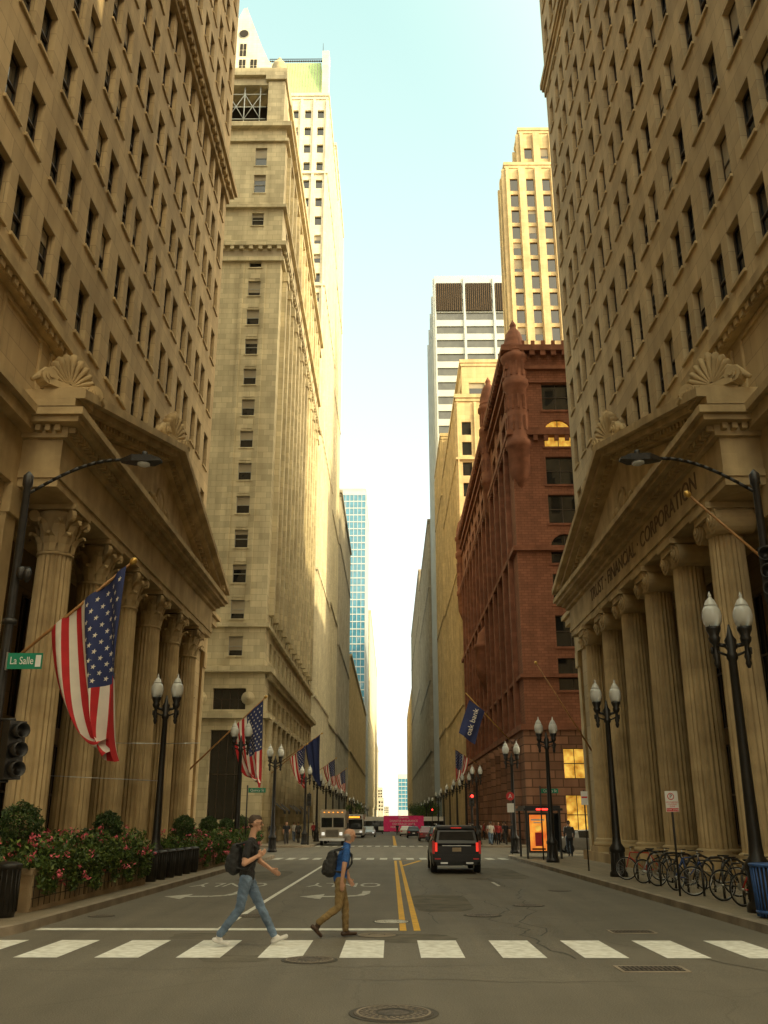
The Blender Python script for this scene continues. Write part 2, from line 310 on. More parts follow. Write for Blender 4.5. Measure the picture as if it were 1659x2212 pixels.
def manhole(x,y,r,name='manhole_cover',ang=0,k='iron'):
    mb=MB(); mb.lathe((0,0,0),[(r*1.12,.004),(r*1.1,.007)],40,'tar',False); mb.lathe((0,0,0),[(r,.008),(r*.99,.012)],40,k,False)
    for rr in (.93,.45): 
        for j in range(48):
            a0,a1=2*pi*j/48,2*pi*(j+.999)/48
            mb.face([(r*rr*math.cos(a0),r*rr*math.sin(a0),.016),(r*rr*math.cos(a1),r*rr*math.sin(a1),.016),(r*(rr-.06)*math.cos(a1),r*(rr-.06)*math.sin(a1),.016),(r*(rr-.06)*math.cos(a0),r*(rr-.06)*math.sin(a0),.016)],'kerb' if rr>.9 else 'tar')
    for j in range(24):
        for rr in (.55,.68,.8):
            a=2*pi*(j+rr*3)/24; c,s_=math.cos(a),math.sin(a); d=.035*r
            mb.face([(r*rr*c-d,r*rr*s_-d,.0155),(r*rr*c+d,r*rr*s_-d,.0155),(r*rr*c+d,r*rr*s_+d,.0155),(r*rr*c-d,r*rr*s_+d,.0155)],'kerb')
    o=mb.build(name,None,(x,y,gz(y))); o.rotation_euler=(-.0075 if y>12 else 0,0,0)
manhole(.02,10.35,.41); manhole(-1.15,14.05,.36); manhole(-.25,17.05,.33,k='kerb'); manhole(0,19.3,.33,k='wpaint'); manhole(1.9,20.6,.36); manhole(3.2,23,.34); manhole(-2.9,20.5,.32); manhole(-6.0,20.4,.25); manhole(3.0,34,.35); manhole(4.8,28,.3)
def drain(x,y,wx,wy):
    mb=MB(); mb.box(-wx/2,wx/2,-wy/2,wy/2,0,.006,'dark'); n=int(wx/.06)
    for i in range(n):
        a=-wx/2+wx*(i+.15)/n; mb.box(a,a+wx/n*.55,-wy/2+.03,wy/2-.03,.007,.012,'iron')
    mb.box(-wx/2,wx/2,-.02,.02,.0125,.015,'iron')
    for sx_ in (-wx/2-.05,wx/2): mb.box(sx_,sx_+.05,-wy/2-.05,wy/2+.05,0,.008,'kerb')
    for sy_ in (-wy/2-.05,wy/2): mb.box(-wx/2,wx/2,sy_,sy_+.05,0,.0075,'kerb')
    mb.build('drain_grate',None,(x,y,gz(y)+.002))
drain(3.42,13.25,.8,.42); drain(4.25,17.6,.7,.4)
mb=MB()
def crack(pts,wd):
    for i,(a,b) in enumerate(zip(pts[:-1],pts[1:])):
        a=V((*a,0));b=V((*b,0)); d=(b-a).normalized(); n=V((-d.y,d.x,0))*wd
        mb.face([(q.x,q.y,gz(q.y)+.0035+.0004*(i%3)) for q in (a-n-d*.02,b-n+d*.02,b+n+d*.02,a+n-d*.02)],'tar')
def wander(x,y,ang,n,st,wd,j=.5):
    pts=[(x,y)]
    for i in range(n): 
        ang2=ang+rnd.uniform(-j,j); x+=st*math.cos(ang2); y+=st*math.sin(ang2); pts.append((x,y))
    crack(pts,wd)
wander(2.6,14.2,pi*.52,60,.3,.014,.6); wander(2.55,17,pi*.5,30,.6,.014,.4); wander(-.6,12.4,.1,12,.3,.007); wander(-6,12.9,.05,26,.3,.006,.4); wander(-1.0,16.9,.3,10,.2,.010,1); wander(-3,19,pi/2,40,.4,.008); wander(5,13,1.9,12,.3,.009)
wander(0.9,19,pi/2,50,.5,.009,.2)
mb.build('crack_sealant')
mb=MB()
for (x,y,a,b) in ((.4,16.6,1.3,1.2),(-2.2,14.2,1.0,.7),(-3.3,16.9,.9,.9),(1.2,24,1.4,5),(-4.6,36,1.5,7),(4.2,38,1.6,8)):
    pts=[]; 
    for i in range(14):
        t=2*pi*i/14; pts.append((x+a*.5*math.copysign(abs(math.cos(t))**.5,math.cos(t))*rnd.uniform(.9,1.1),y+b*.5*math.copysign(abs(math.sin(t))**.5,math.sin(t))*rnd.uniform(.9,1.1)))
    mb.face([(px,py,gz(py)+.002) for px,py in pts],'patch')
mb.build('asphalt_patch')
# ---------------------------------------------------------------- columns
def flute(j): return (1.0,.945,.90,.945)[j%4]
def column(mb,x,y,s,ionic,zb=.3,zt=11.1,k='bankT'):
    r=.60; mb.box(x-.8,x+.8,y-.8,y+.8,zb-2,zb+.25,k)
    mb.lathe((x,y,0),[(.78,zb+.25),(.8,zb+.33),(.77,zb+.42),(.68,zb+.46),(.72,zb+.55),(.64,zb+.62)],24,k)
    hs=[0,.25,.5,.75,1]; zc=zt-(1.55 if not ionic else .95)
    mb.lathe((x,y,0),[(r*(1-.13*h**1.6),zb+.62+(zc-zb-.62)*h) for h in hs],88,k,False,flute)
    rt=r*.87
    if ionic:
        mb.lathe((x,y,0),[(rt,zc),(rt*1.12,zc+.1),(rt*1.05,zc+.2),(rt*1.25,zc+.5)],24,k)
        mb.box(x-.8,x+.8,y-.8,y+.8,zt-.2,zt-.001,k); mb.box(x-.72,x+.72,y-.62,y+.62,zt-.42,zt-.2,k)
        for sy in (-1,1):
            for rr,ex in ((.40,.60),(.29,.66),(.18,.71),(.08,.75)):
                mb.lathe((x-ex,y+sy*.64,zt-.58),[(rr,0),(rr,2*ex)],18,k,False,T=V((1,0,0)).to_track_quat('Z','Y').to_matrix())
    else:
        mb.lathe((x,y,0),[(rt*1.08,zc),(rt*1.08,zc+.08),(rt*.95,zc+.12),(rt*.95,zc+.8),(rt*1.1,zc+1.2),(rt*1.35,zc+1.35)],24,k)
        for row,(zb0,h,off) in enumerate(((zc+.1,.55,0),(zc+.35,.75,.5))):
            for i in range(8):
                a=2*pi*(i+off)/8; c,s_=math.cos(a),math.sin(a); tx,ty=-s_,c; prev=None
                prof=[(rt*1.0,0,.16),(rt*1.06,h*.45,.2),(rt*1.25,h*.8,.17),(rt*1.6,h,.1),(rt*1.65,h*.82,.04)]
                for rr,zz,ww in prof:
                    cur=(V((x+rr*c-tx*ww,y+rr*s_-ty*ww,zb0+zz)),V((x+(rr+.06)*c,y+(rr+.06)*s_,zb0+zz)),V((x+rr*c+tx*ww,y+rr*s_+ty*ww,zb0+zz)))
                    if prev: mb.face([prev[0],prev[1],cur[1],cur[0]],k); mb.face([prev[1],prev[2],cur[2],cur[1]],k)
                    prev=cur
        for i in range(4):
            a=pi/4+pi/2*i; c,s_=math.cos(a),math.sin(a)
            T=V((-s_,c,0)).to_track_quat('Z','Y').to_matrix()
            mb.lathe((x+c*.84+s_*.07,y+s_*.84-c*.07,zt-.35),[(.19,0),(.19,.14)],12,k,False,T=T)
            mb.tube((x+c*.5,y+s_*.5,zt-.75),(x+c*.8,y+s_*.8,zt-.25),.06,.07,6,k)
        mb.box(x-.74,x+.74,y-.74,y+.74,zt-.16,zt-.001,k)
def shell(mb,c,ax,h,k='bankT'):
    c=V(c); ax=V(ax).normalized(); nn=ax.cross(UZ)
    def P3(a,b,d=0): return c+ax*a+UZ*b+nn*d
    def bx(a0,a1,b0,b1,d): mb.raw([P3(a,b,e) for b in (b0,b1) for e in (-d,d) for a in (a0,a1)],[(0,2,3,1),(4,5,7,6),(0,1,5,4),(2,6,7,3),(0,4,6,2),(1,3,7,5)],k)
    bx(-h*.62,h*.62,0,h*.16,h*.2); 
    for i in range(11):
        t=(i-5)/5*1.35; ln=h*(.86-.055*abs(i-5)); 
        dv=ax*math.sin(t)+UZ*math.cos(t); sv=ax*math.cos(t)-UZ*math.sin(t); base=P3(0,h*.2)
        n=8; vs=[];fs=[]
        for (f,wd) in ((.1,.025),(.4,.05),(.75,.085),(.93,.075),(1,.015)):
            for j in range(n):
                a=2*pi*j/n; vs.append(base+dv*ln*f+sv*(wd*h*math.cos(a))+nn*(h*(.12+.05*(f>.8))*math.sin(a)*(wd/.09)))
        for r_ in range(4):
            for j in range(n): fs.append((r_*n+j,r_*n+(j+1)%n,(r_+1)*n+(j+1)%n,(r_+1)*n+j))
        mb.raw(vs,fs,k,True)
    for sg in (-1,1):
        T=nn.to_track_quat('Z','Y').to_matrix()
        for rr,dd in ((.2,.16),(.12,.2),(.06,.23)): mb.lathe(P3(sg*h*.6,h*.22,-dd*h),[(rr*h,0),(rr*h,2*dd*h)],14,k,False,T=T)
        mb.tube(P3(sg*h*.6,h*.38),P3(sg*h*.95,h*.05),h*.12,h*.05,8,k)
# ---------------------------------------------------------------- two bank buildings with porticos
def bank(s,ionic):
    G=grp('bank_building'); wk='bankR' if s>0 else 'bankL'; K='bankT'
    sx=lambda a,b:(min(s*a,s*b),max(s*a,s*b))
    H=112 if s>0 else 86; Y0,Y1=14.9,54
    mb=MB(); O=(s*11.6,Y0,0); U=(0,1,0); Nn=(-s,0,0)
    wins=[]
    for kx in range(-3,8):
        c=27.0+3.77*kx-Y0
        for d in (-.82,.82):
            if 0.7<c+d<Y1-Y0-.8: wins.append((c+d-.55,c+d+.55))
    rows=[(19.9+3.7*i-1.08,19.9+3.7*i+1.08) for i in range(int((H-20)/3.7))]
    facade(mb,O,U,Nn,Y1-Y0,17.4,H,wins,rows,.30,wk,sill=K,shade=.3,jit=.022)
    facade(mb,(s*11.55,Y0,0),U,Nn,Y1-Y0,13.3,17.4,[],[],wall=wk)
    for kx in range(-3,7):
        c=27.0+3.77*kx-Y0+1.88
        if 2<c<Y1-Y0-2:
            for (a,b,z0,z1) in ((c-1.5,c+1.5,14.2,14.3),(c-1.5,c+1.5,16.7,16.8),(c-1.5,c-1.4,14.3,16.7),(c+1.4,c+1.5,14.3,16.7)):
                ubox(mb,(s*11.55,Y0,0),U,Nn,a,b,z0,z1,-.01,.07,K)
    mb.box(*sx(11.1,12.4),Y0-.3,Y1+.3,17.25,17.6,K); mb.box(*sx(11.3,12.4),Y0-.2,Y1+.2,16.98,17.247,K)
    n=int((Y1-Y0)/.5)
    for i in range(n):
        y=Y0+i*.5; mb.box(*sx(11.19,11.3),y,y+.28,17.0,17.22,K)
    facade(mb,(s*11.6,Y1,0),(s,0,0),(0,1,0),60,0,H,[(2+3*i,3.1+3*i) for i in range(10)],rows,.3,wk,shade=.2,frame=None)
    facade(mb,(s*11.6,Y0,0),(s,0,0),(0,-1,0),60,0,H,[(2+3*i,3.1+3*i) for i in range(10)],rows,.3,wk,shade=.2,frame=None)
    mb.box(*sx(13.6,90),Y0+.5,Y1-.5,-3,H-.4,wk); mb.box(*sx(11.8,90),Y0+.2,Y1-.2,H-.38,H-.05,K)
    zc=44.1 if s<0 else 53.3; pr=.65 if s<0 else .35
    mb.box(*sx(11.6-pr,11.9),Y0,Y1+pr,zc,zc+.45,K); mb.box(*sx(11.6-pr*.7,11.9),Y0,Y1+pr*.7,zc-.3,zc-.003,K); mb.box(*sx(11.6-pr*.3,11.9),Y0,Y1+pr*.3,zc-.9,zc-.303,K)
    if s<0:
        for i in range(int((Y1-Y0)/.8)): mb.box(*sx(11.15,11.39),Y0+.2+i*.8,Y0+.6+i*.8,zc-.58,zc-.302,K)
    mb.box(*sx(11.35,11.9),Y0,Y1+.2,H-.04,H+.8,K)
    mb.build('tower_walls',G)
    mb=MB()
    for a,b in ((Y0,25.4),(48.6,Y1)):
        ln=b-a; c=ln/2
        facade(mb,(s*11.2,a,0),U,Nn,ln,-3,11.1,[(c-.75,c+.75)],[(1.2,4.2),(5.6,7.6),(8.4,10)],.45,wk,sill=K,shade=.2,vm=1)
        facade(mb,(s*11.2,a,0),(s,0,0),(0,-1,0),2.4,-3,11.1,[],[],wall=wk); facade(mb,(s*11.2,b,0),(s,0,0),(0,1,0),2.4,-3,11.1,[],[],wall=wk)
        for yy in (a+.05,b-.75):
            mb.box(*sx(11.05,11.3),yy,yy+.7,-2,10.2,K); mb.box(*sx(10.95,11.3),yy-.04,yy+.74,10.2,11.09,K)
    yc=[27.3+3.8*i for i in range(6)]
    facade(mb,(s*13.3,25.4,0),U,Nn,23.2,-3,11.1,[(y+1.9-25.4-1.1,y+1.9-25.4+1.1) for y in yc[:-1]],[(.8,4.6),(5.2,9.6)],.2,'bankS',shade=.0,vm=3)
    mb.box(*sx(9.65,13.3),25.3,48.7,-3,.3,K)
    for i,y in enumerate(yc): column(mb,s*10.5,y,s,ionic)
    mb.box(*sx(11.55,13.2),25.41,26.3,.3,11.09,K)
    mb.box(*sx(11.0,13.3),Y0-.1,25.0,11.1,12.75,K); mb.box(*sx(11.0,13.3),48.95,Y1+.1,11.1,12.75,K)
    mb.box(*sx(10.6,13),Y0-.4,25.0,12.753,13.15,K); mb.box(*sx(10.6,13),48.95,Y1+.5,12.753,13.15,K); mb.box(*sx(10.4,13),Y0-.6,24.95,13.153,13.4,K); mb.box(*sx(10.4,13),49.0,Y1+.7,13.153,13.4,K)
    A,B=25.0,48.95
    mb.box(*sx(9.82,13.3),A,B,11.1,11.36,K); mb.box(*sx(9.76,13),A-.06,B+.06,11.363,11.6,K); mb.box(*sx(9.80,13),A,B,11.603,12.6,K)
    mb.box(*sx(9.62,13),A-.16,B+.16,12.603,12.75,K)
    mb.box(*sx(9.2,13),A-.55,B+.55,12.95,13.12,K); mb.box(*sx(9.05,13),A-.7,B+.7,13.123,13.35,K)
    y=A-.1
    while y<B+.1:
        mb.box(*sx(9.42,9.62),y,y+.16,12.76,12.945,K); y+=.29
    for i in range(12): mb.box(*sx(9.8+i*.29,9.96+i*.29),A-.36,A-.16,12.76,12.945,K)
    mb.box(*sx(9.62,13),A-.16,B+.16,12.751,12.948,K)
    ym=(A+B)/2; zA=16.6
    tri=[(A+.6,13.35),(B-.6,13.35),(ym,zA)]
    mb.prism(tri,lambda y,z:V((s*10.0,y,z)),lambda y,z:V((s*12.4,y,z)),K)
    for sg in (-1,1):
        e0=ym+sg*(B-A)/2+sg*.7; 
        for (x0,dz0,dz1) in ((9.3,0.02,.26),(9.02,.262,.55)):
            q=[(e0,13.36+dz0),(ym,zA+.25+dz0),(ym,zA+.25+dz1),(e0,13.36+dz1)]
            mb.prism(q,lambda y,z:V((s*x0,y,z)),lambda y,z:V((s*12.6,y,z)),K)
        n=36
        for i in range(1,n):
            t=i/n; yy=e0+(ym-e0)*t; zz=13.36+(zA+.25-13.36)*t
            if t>.08: mb.box(*sx(9.55,9.75),yy-.08,yy+.08,zz-.19,zz+.015,K)
        q=[(e0-sg*1.5,13.36+.1),(ym,zA+.02),(ym,zA+.262),(e0-sg*.6,13.36+.16)]
        mb.prism(q,lambda y,z:V((s*9.75,y,z)),lambda y,z:V((s*12.5,y,z)),K)
    mb.lathe((s*10.0,ym,14.75),[(.62,0),(.62,.1),(.52,.1),(.5,.05),(.3,.06),(.2,.12)],24,K,T=V((-s,0,0)).to_track_quat('Z','Y').to_matrix())
    for sg in (-1,1):
        for i in range(9):
            t=i/8; T=V((-s,0,0)).to_track_quat('Z','Y').to_matrix()
            mb.lathe((s*10.0,ym+sg*(.8+t*2.6),14.55-.5*t+.15*math.sin(t*9)),[(.24-.1*t,0),(.18-.08*t,.09),(.05,.13)],10,K,T=T)
    for yy in (A-.1,B+.1):
        mb.box(*sx(9.15,10.3),yy-.55,yy+.55,13.7,14.0,K)
        shell(mb,(s*9.75,yy,14.0),(.62*s,-.78,0) if yy<30 else (0,1,0),1.3)
    mb.box(*sx(9.1,10.6),ym-.6,ym+.6,17.1,17.4,K); shell(mb,(s*9.6,ym,17.4),(0.25*s,-.97,0),1.5)
    mb.build('portico',G)
    if ionic:
        text('TRUST · FINANCIAL · CORPORATION',.86,mtx((s*9.79,35.4,12.08),(0,-s,0),(0,0,1)),'bankDk',G,'frieze_lettering',.012,sx=1.12)
bank(-1,False); bank(1,True)
# ---------------------------------------------------------------- generic tower
def tower(name,s,X,y0,y1,W,H,wall,floor=3.6,bay=2.6,ww=1.3,wh=2.0,zw=8,pil=.0,corn=.4,glass='glass',depth=.3,shade=.25,frame=None,trim=None,jit=.01,pilw=.5,lit=0,zb=-4,belt=0):
    trim=trim or wall; mb=MB(); G=grp(name)
    rows=[]; z=zw
    while z+wh<H-1.2: rows.append((z,z+wh)); z+=floor
    def wl(ln):
        n=max(1,int(ln/bay)); b=ln/n; return [(b*(i+.5)-ww/2*b/bay,b*(i+.5)+ww/2*b/bay) for i in range(n)],b,n
    fx=(s*X if s>0 else -(X+W))
    for (O,U,Nn,ln) in (((fx,y0,0),(1,0,0),(0,-1,0),W),((s*X,y0,0),(0,1,0),(-s,0,0),y1-y0)):
        wn,b,n=wl(ln); facade(mb,O,U,Nn,ln,zb,H,wn,rows,depth,wall,glass,frame,shade=shade,jit=jit,lit=lit)
        if pil:
            for i in range(n+1):
                u=b*i; ubox(mb,O,U,Nn,max(0,u-pilw/2),min(ln,u+pilw/2),zw-1,H-.8,0.002,pil,trim)
    if belt:
        k=3
        while k<len(rows)-1:
            zz=rows[k][0]-.9; a,b_=sorted((s*(X-belt),s*(X+W))); mb.box(a,b_,y0-belt,y1,zz,zz+.4,trim); k+=rnd.choice([5,6,7])
    a,b_=sorted((s*(X+.5),s*(X+W))); mb.box(a,b_,y0+.5,y1,zb,H-.2,wall)
    a,b_=sorted((s*(X+.05),s*(X+W))); mb.box(a,b_,y0+.05,y1+.02,H-.19,H+.02,trim)
    if corn:
        a,b_=sorted((s*(X-corn),s*(X+W))); mb.box(a,b_,y0-corn,y1,H+.025,H+.7,trim)
        a,b_=sorted((s*(X-corn*.5),s*(X+W))); mb.box(a,b_,y0-corn*.5,y1,H-.6,H+.022,trim)
    mb.build('walls',G); return G
def pale_building():
    G=grp('office_tower'); mb=MB(); X=11.6; y0,y1=83,133; H=75.7; K='b2'
    zs=[20.2+3.44*i for i in range(-1,12)]
    rows=[(z-.9,z+.9) for z in zs]+[(62.4,64.0),(66.6,69.0),(70.2,72.6)]
    O=(-31.6,y0,0)
    facade(mb,O,(1,0,0),(0,-1,0),20,14.5,H,[(5.2,6.4),(11.2,12.4),(16.65,17.95)],rows,.3,K,sill=K,frame='framel',shade=.8)
    O2=(-X,y0,0); Us=(0,1,0); Ns=(1,0,0)
    wn=[(3.4+3.6*i,4.7+3.6*i) for i in range(13)]
    facade(mb,O2,Us,Ns,50,14.5,H,wn,rows,.5,K,sill=None,frame='framel',shade=.5)
    for i in range(14):
        u=2.2+3.6*i
        if u<49:
            ubox(mb,O2,Us,Ns,u-.45,u+.45,20,56.5,.002,.5,K); ubox(mb,O2,Us,Ns,u-.6,u+.6,56.5,57.6,.002,.65,K)
            ubox(mb,O2,Us,Ns,u-.4,u+.4,65.2,72.8,.002,.4,K)
    for (z,h,p) in ((14.3,.5,.8),(18.5,.35,.35),(57.8,.5,.35),(59.6,.5,.55),(64.5,.4,.4),(73.3,.4,.35),(75.2,.6,.6)):
        mb.box(-31.6,-X+p,y0-p,y1+p,z,z+h,K)
    for i in range(60):
        if i<48: mb.box(-X+.25,-X+.48,y0+.5+i*1.0,y0+.95+i*1.0,59.2,59.597,K)
        if i<20: mb.box(-31+i*1.0,-30.6+i*1.0,y0-.48,y0-.25,59.2,59.597,K)
        if i<48: mb.box(-X+.3,-X+.6,y0+.5+i*1.0,y0+.95+i*1.0,13.8,14.297,K)
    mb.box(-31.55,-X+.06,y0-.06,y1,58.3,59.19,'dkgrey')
    for u in (16.0,18.35):
        ubox(mb,O,(1,0,0),(0,-1,0),u-.12,u+.12,21,57.5,.001,.10,K)
    for z in zs[:-1]: ubox(mb,O,(1,0,0),(0,-1,0),16.75,17.85,z+1.15,z+2.1,.001,.05,K)
    mb.box(-45,-12.3,y0+.7,y1,-4,H-.3,K); mb.box(-45,-X,y0+.02,y1,H+.11,H+.3,K)
    facade(mb,(-31.6,y0-.15,0),(1,0,0),(0,-1,0),20.15,-4,14.3,[(3.5,6.5),(15.5,18.5)],[(1.6,9.2),(11.0,12.9)],.6,K,frame='frame',shade=0,vm=3)
    facade(mb,(-X+.15,y0-.15,0),Us,Ns,50.15,-4,14.3,[(2.7+3.9*i,5.1+3.9*i) for i in range(12)],[(.6,4.2),(5.2,9.6),(11.2,12.8)],.9,K,frame='frame',shade=.1,vm=2,lit=.05)
    for i in range(13):
        u=1.9+3.9*i; mb.lathe((-X+.35,y0+u,0),[(.5,1),(.46,6),(.42,9.9),(.6,10.4)],14,K)
    for i in (1,2,4,5,7):
        u=2.7+3.9*i; mb.raw([(-X+.16,y0+u,3.4),(-X+.16,y0+u+2.2,3.4),(-X+1.5,y0+u+2.2,2.4),(-X+1.5,y0+u,2.4),(-X+1.5,y0+u+2.2,2.1),(-X+1.5,y0+u,2.1)],[(0,1,2,3),(3,2,4,5)],'awn')
    mb.box(-31.6,-X+.75,y0-.6,y1,10.2,10.6,K)
    for x in (-17.2,-12.9):
        for (r,d) in ((.6,.08),(.42,.14),(.2,.2)): mb.lathe((x,y0-.15,12.0),[(r,0),(r*.95,d)],18,K,T=V((0,-1,0)).to_track_quat('Z','Y').to_matrix())
    mb.box(-30,-24.4,y0+.6,y1-8,H+.4,83,K); mb.box(-13.9,-12.0,y0+.3,y0+4,H+.4,82.2,K); mb.box(-30,-13.9,y0+5,y1-8,H+.4,82.9,'dark'); mb.box(-30,-12.2,y0+5.1,y1-8,H+.41,83,K)
    mb.box(-30.4,-11.8,y0+.1,y1-7.6,83.003,84,K); mb.box(-24.4,-13.9,y0+.6,y0+1.2,82,83,K)
    mb.box(-14.2,-11.8,y0,y0+4.3,82.3,82.99,K)
    mb.lathe((-12.9,y0+1.2,84),[(.9,0),(.5,.3),(.9,1.0),(.7,1.6),(.2,1.9),(.3,2.2),(.05,2.6)],14,K)
    for x in (-20.5,-18.6,-16.7,-14.9): mb.tube((x,y0+1,H+.4),(x,y0+1,82.9),.07,k='steel')
    for z in (77.5,79.2,81): mb.tube((-22,y0+1,z),(-14.2,y0+1,z),.06,k='steel')
    for x in (-20.5,-18.6,-16.7): mb.tube((x,y0+1,77.5),(x+1.9,y0+1,81),.045,k='steel'); mb.tube((x+1.9,y0+1,77.5),(x,y0+1,81),.045,k='steel')
    for y in range(0,36,4): mb.box(-12.6,-11.9,y0+6+y,y0+7+y,83.9,85,K)
    mb.build('walls',G)
pale_building()
G=tower('white_skyscraper',-1,11.9,140,171,34,133,'white',4.0,2.4,1.2,1.9,8,.35,.4,shade=.2,depth=.4,belt=.4,pilw=.45)
mb=MB()
ZR=143.5
mb.raw([(-24.5,140.3,133.7),(-12.6,140.3,133.7),(-12.6,170,133.7),(-24.5,170,133.7),(-23.8,142.2,ZR),(-13.5,142.2,ZR),(-13.5,168,ZR),(-23.8,168,ZR)],[(0,1,5,4),(1,2,6,5),(2,3,7,6),(3,0,4,7),(4,5,6,7)],'copper')
for i in range(21):
    x=-24.0+i*.55; mb.raw([(x,140.25,133.8),(x+.09,140.25,133.8),(x*.95-.85+.09,142.1,ZR),(x*.95-.85,142.1,ZR)],[(0,1,2,3)],'framel')
for i in range(24): 
    x=-23.6+i*.44; T=V((0,1,0)).to_track_quat('Z','Y').to_matrix(); mb.lathe((x,142.2,ZR+.5),[(.22,0),(.22,.1)],8,'dark',False,T=T)
mb.tube((-23.8,142.2,ZR+1),(-13.2,142.2,ZR+1),.08,k='dark'); mb.tube((-13.2,142.2,ZR),(-13.2,142.2,ZR+5),.09,.03,k='dark')
mb.box(-13.1,-11.8,140.2,142.5,133,ZR+1.0,'white')
gp=[(-36,133.7),(-22.0,133.7),(-22.0,139.5),(-23.6,141.5),(-25.0,145),(-28.3,154.6),(-28.9,154.6),(-32.5,145),(-36,139)]
mb.prism(gp,lambda x,z:V((x,139.4,z)),lambda x,z:V((x,150,z)),'white')
for r,c in ((0,5),(1,3),(2,1)):
    for i in range(c):
        for jx in range(2):
            for jz in range(2):
                x=-28.6+(i-(c-1)/2)*2.2+(jx-.5)*.7; z=136.2+r*3.9+(jz-.5)*1.6
                if x<-22.3: mb.box(x-.27,x+.27,139.3,139.45,z-.7,z+.7,'dark')
mb.lathe((-28.6,139.45,148.0),[(1.1,0),(1.05,.15)],24,'framel',False,T=V((0,-1,0)).to_track_quat('Z','Y').to_matrix()); mb.lathe((-28.6,139.28,148.0),[(.85,0),(.85,.1)],24,'dark',False,T=V((0,-1,0)).to_track_quat('Z','Y').to_matrix())
mb.tube((-28.6,141,154),(-28.6,141,156.5),.2,.05,k='white')
mb.build('mansard_roof',G)
tower('white_skyscraper',-1,12.7,171.2,206,30,148,'white',4,2.9,1.3,2.4,8,.4,.5,shade=.1,depth=.5,belt=.5)
tower('stone_office_building',-1,12.3,207,262,30,76,'grey',4,3.2,1.6,2.3,8,.35,.7,trim='grey',belt=.45)
tower('glass_tower',-1,12.4,430,500,24,158,'steel',3.6,2.0,1.75,3.1,8,.0,.2,glass='glassb',depth=.15,shade=0,jit=.03)
tower('stone_office_building',-1,11.9,264,428,18,46,'buff',4,3.2,1.6,2.3,8,.3,.6,belt=.4)
tower('pale_highrise',-1,11.8,505,760,16,112,'white',4,3.2,1.8,2.3,8,.3,.6)
tower('pale_highrise',-1,12.5,765,900,16,60,'grey',5,4,2,2.8,8,.3,.6)
tower('stone_office_building',1,11.7,146,186,26,72,'buff',3.8,3.0,1.5,2.5,8,.35,.4,glass='glass',belt=.4)
tower('stone_office_building',1,13.0,149,186,22,80.5,'buff',3.8,5,2.6,2.6,74,.0,.3,zb=72)
tower('stone_office_building',1,11.4,186.3,213,24,82,'buff',3.8,2.7,1.2,2.4,8,.4,.4,belt=.45)
G=tower('steel_glass_skyscraper',1,12.1,215,252,40,142,'steel',4.15,8.0,7.2,2.3,8,.5,.0,glass='glassg',depth=.35,shade=0,pilw=.45,jit=.004)
mb=MB()
for i in range(5):
    mb.box(12.5+8*i,19.5+8*i,214.55,214.99,131,139.5,'dark')
    for j in range(13): mb.box(12.6+8*i+j*.55,12.7+8*i+j*.55,214.4,214.54,131,139.5,'bankDk')
mb.build('louvre_band',G)
tower('setback_skyscraper',1,23.0,150,157,32,125,'buff',3.7,3.1,1.5,2.9,8,.7,.3,pilw=1.3)
tower('setback_skyscraper_crown',1,26.4,151.2,157,26,134.5,'buff',3.7,3.1,1.5,2.6,124,.7,.3,pilw=1.3,zb=124)
tower('stone_office_building',1,11.3,254,342,26,84,'dkgrey',3.8,3.4,1.7,2.3,8,.4,.5,belt=.5)
tower('stone_office_building',1,11.3,345,484,20,93,'dkgrey',4,3.4,1.7,2.3,8,.4,.5,shade=.4,belt=.5)
tower('stone_office_building',1,11.5,490,620,16,66,'buff',4,3.4,1.7,2.3,8,.4,.5)
tower('stone_office_building',1,14,640,800,16,80,'grey',5,4,2,2.6,8,.4,.5)
tower('glass_tower',1,7.5,1000,1040,11,44,'steel',4,3,2.7,3.3,8,0,0,glass='glassb',shade=0)
tower('pale_highrise',-1,9,1100,1140,9,22,'grey',4,3,2.,2.3,8,0,0)
tower('pale_highrise',-1,13,1400,1440,10,42,'grey',4,3,2.,2.3,8,0,0)
tower('pale_highrise',1,14,1500,1540,14,60,'grey',4,3,2.,2.3,8,0,0)
tower('pale_highrise',-1,5,1900,1940,9,20,'grey',4,3,2.,2.3,8,0,0)
tower('stone_office_building',1,11.6,-70,-3,70,62,'buff',4,3.6,1.6,2.3,4,0,.5)  # out-of-view block behind the camera, added to keep sun off the crossing
tower('stone_office_building',-1,11.6,-70,-3,70,45,'buff',4,3.6,1.6,2.3,4,0,.5)  # unseen counterpart on the left, added for bounce light and reflections
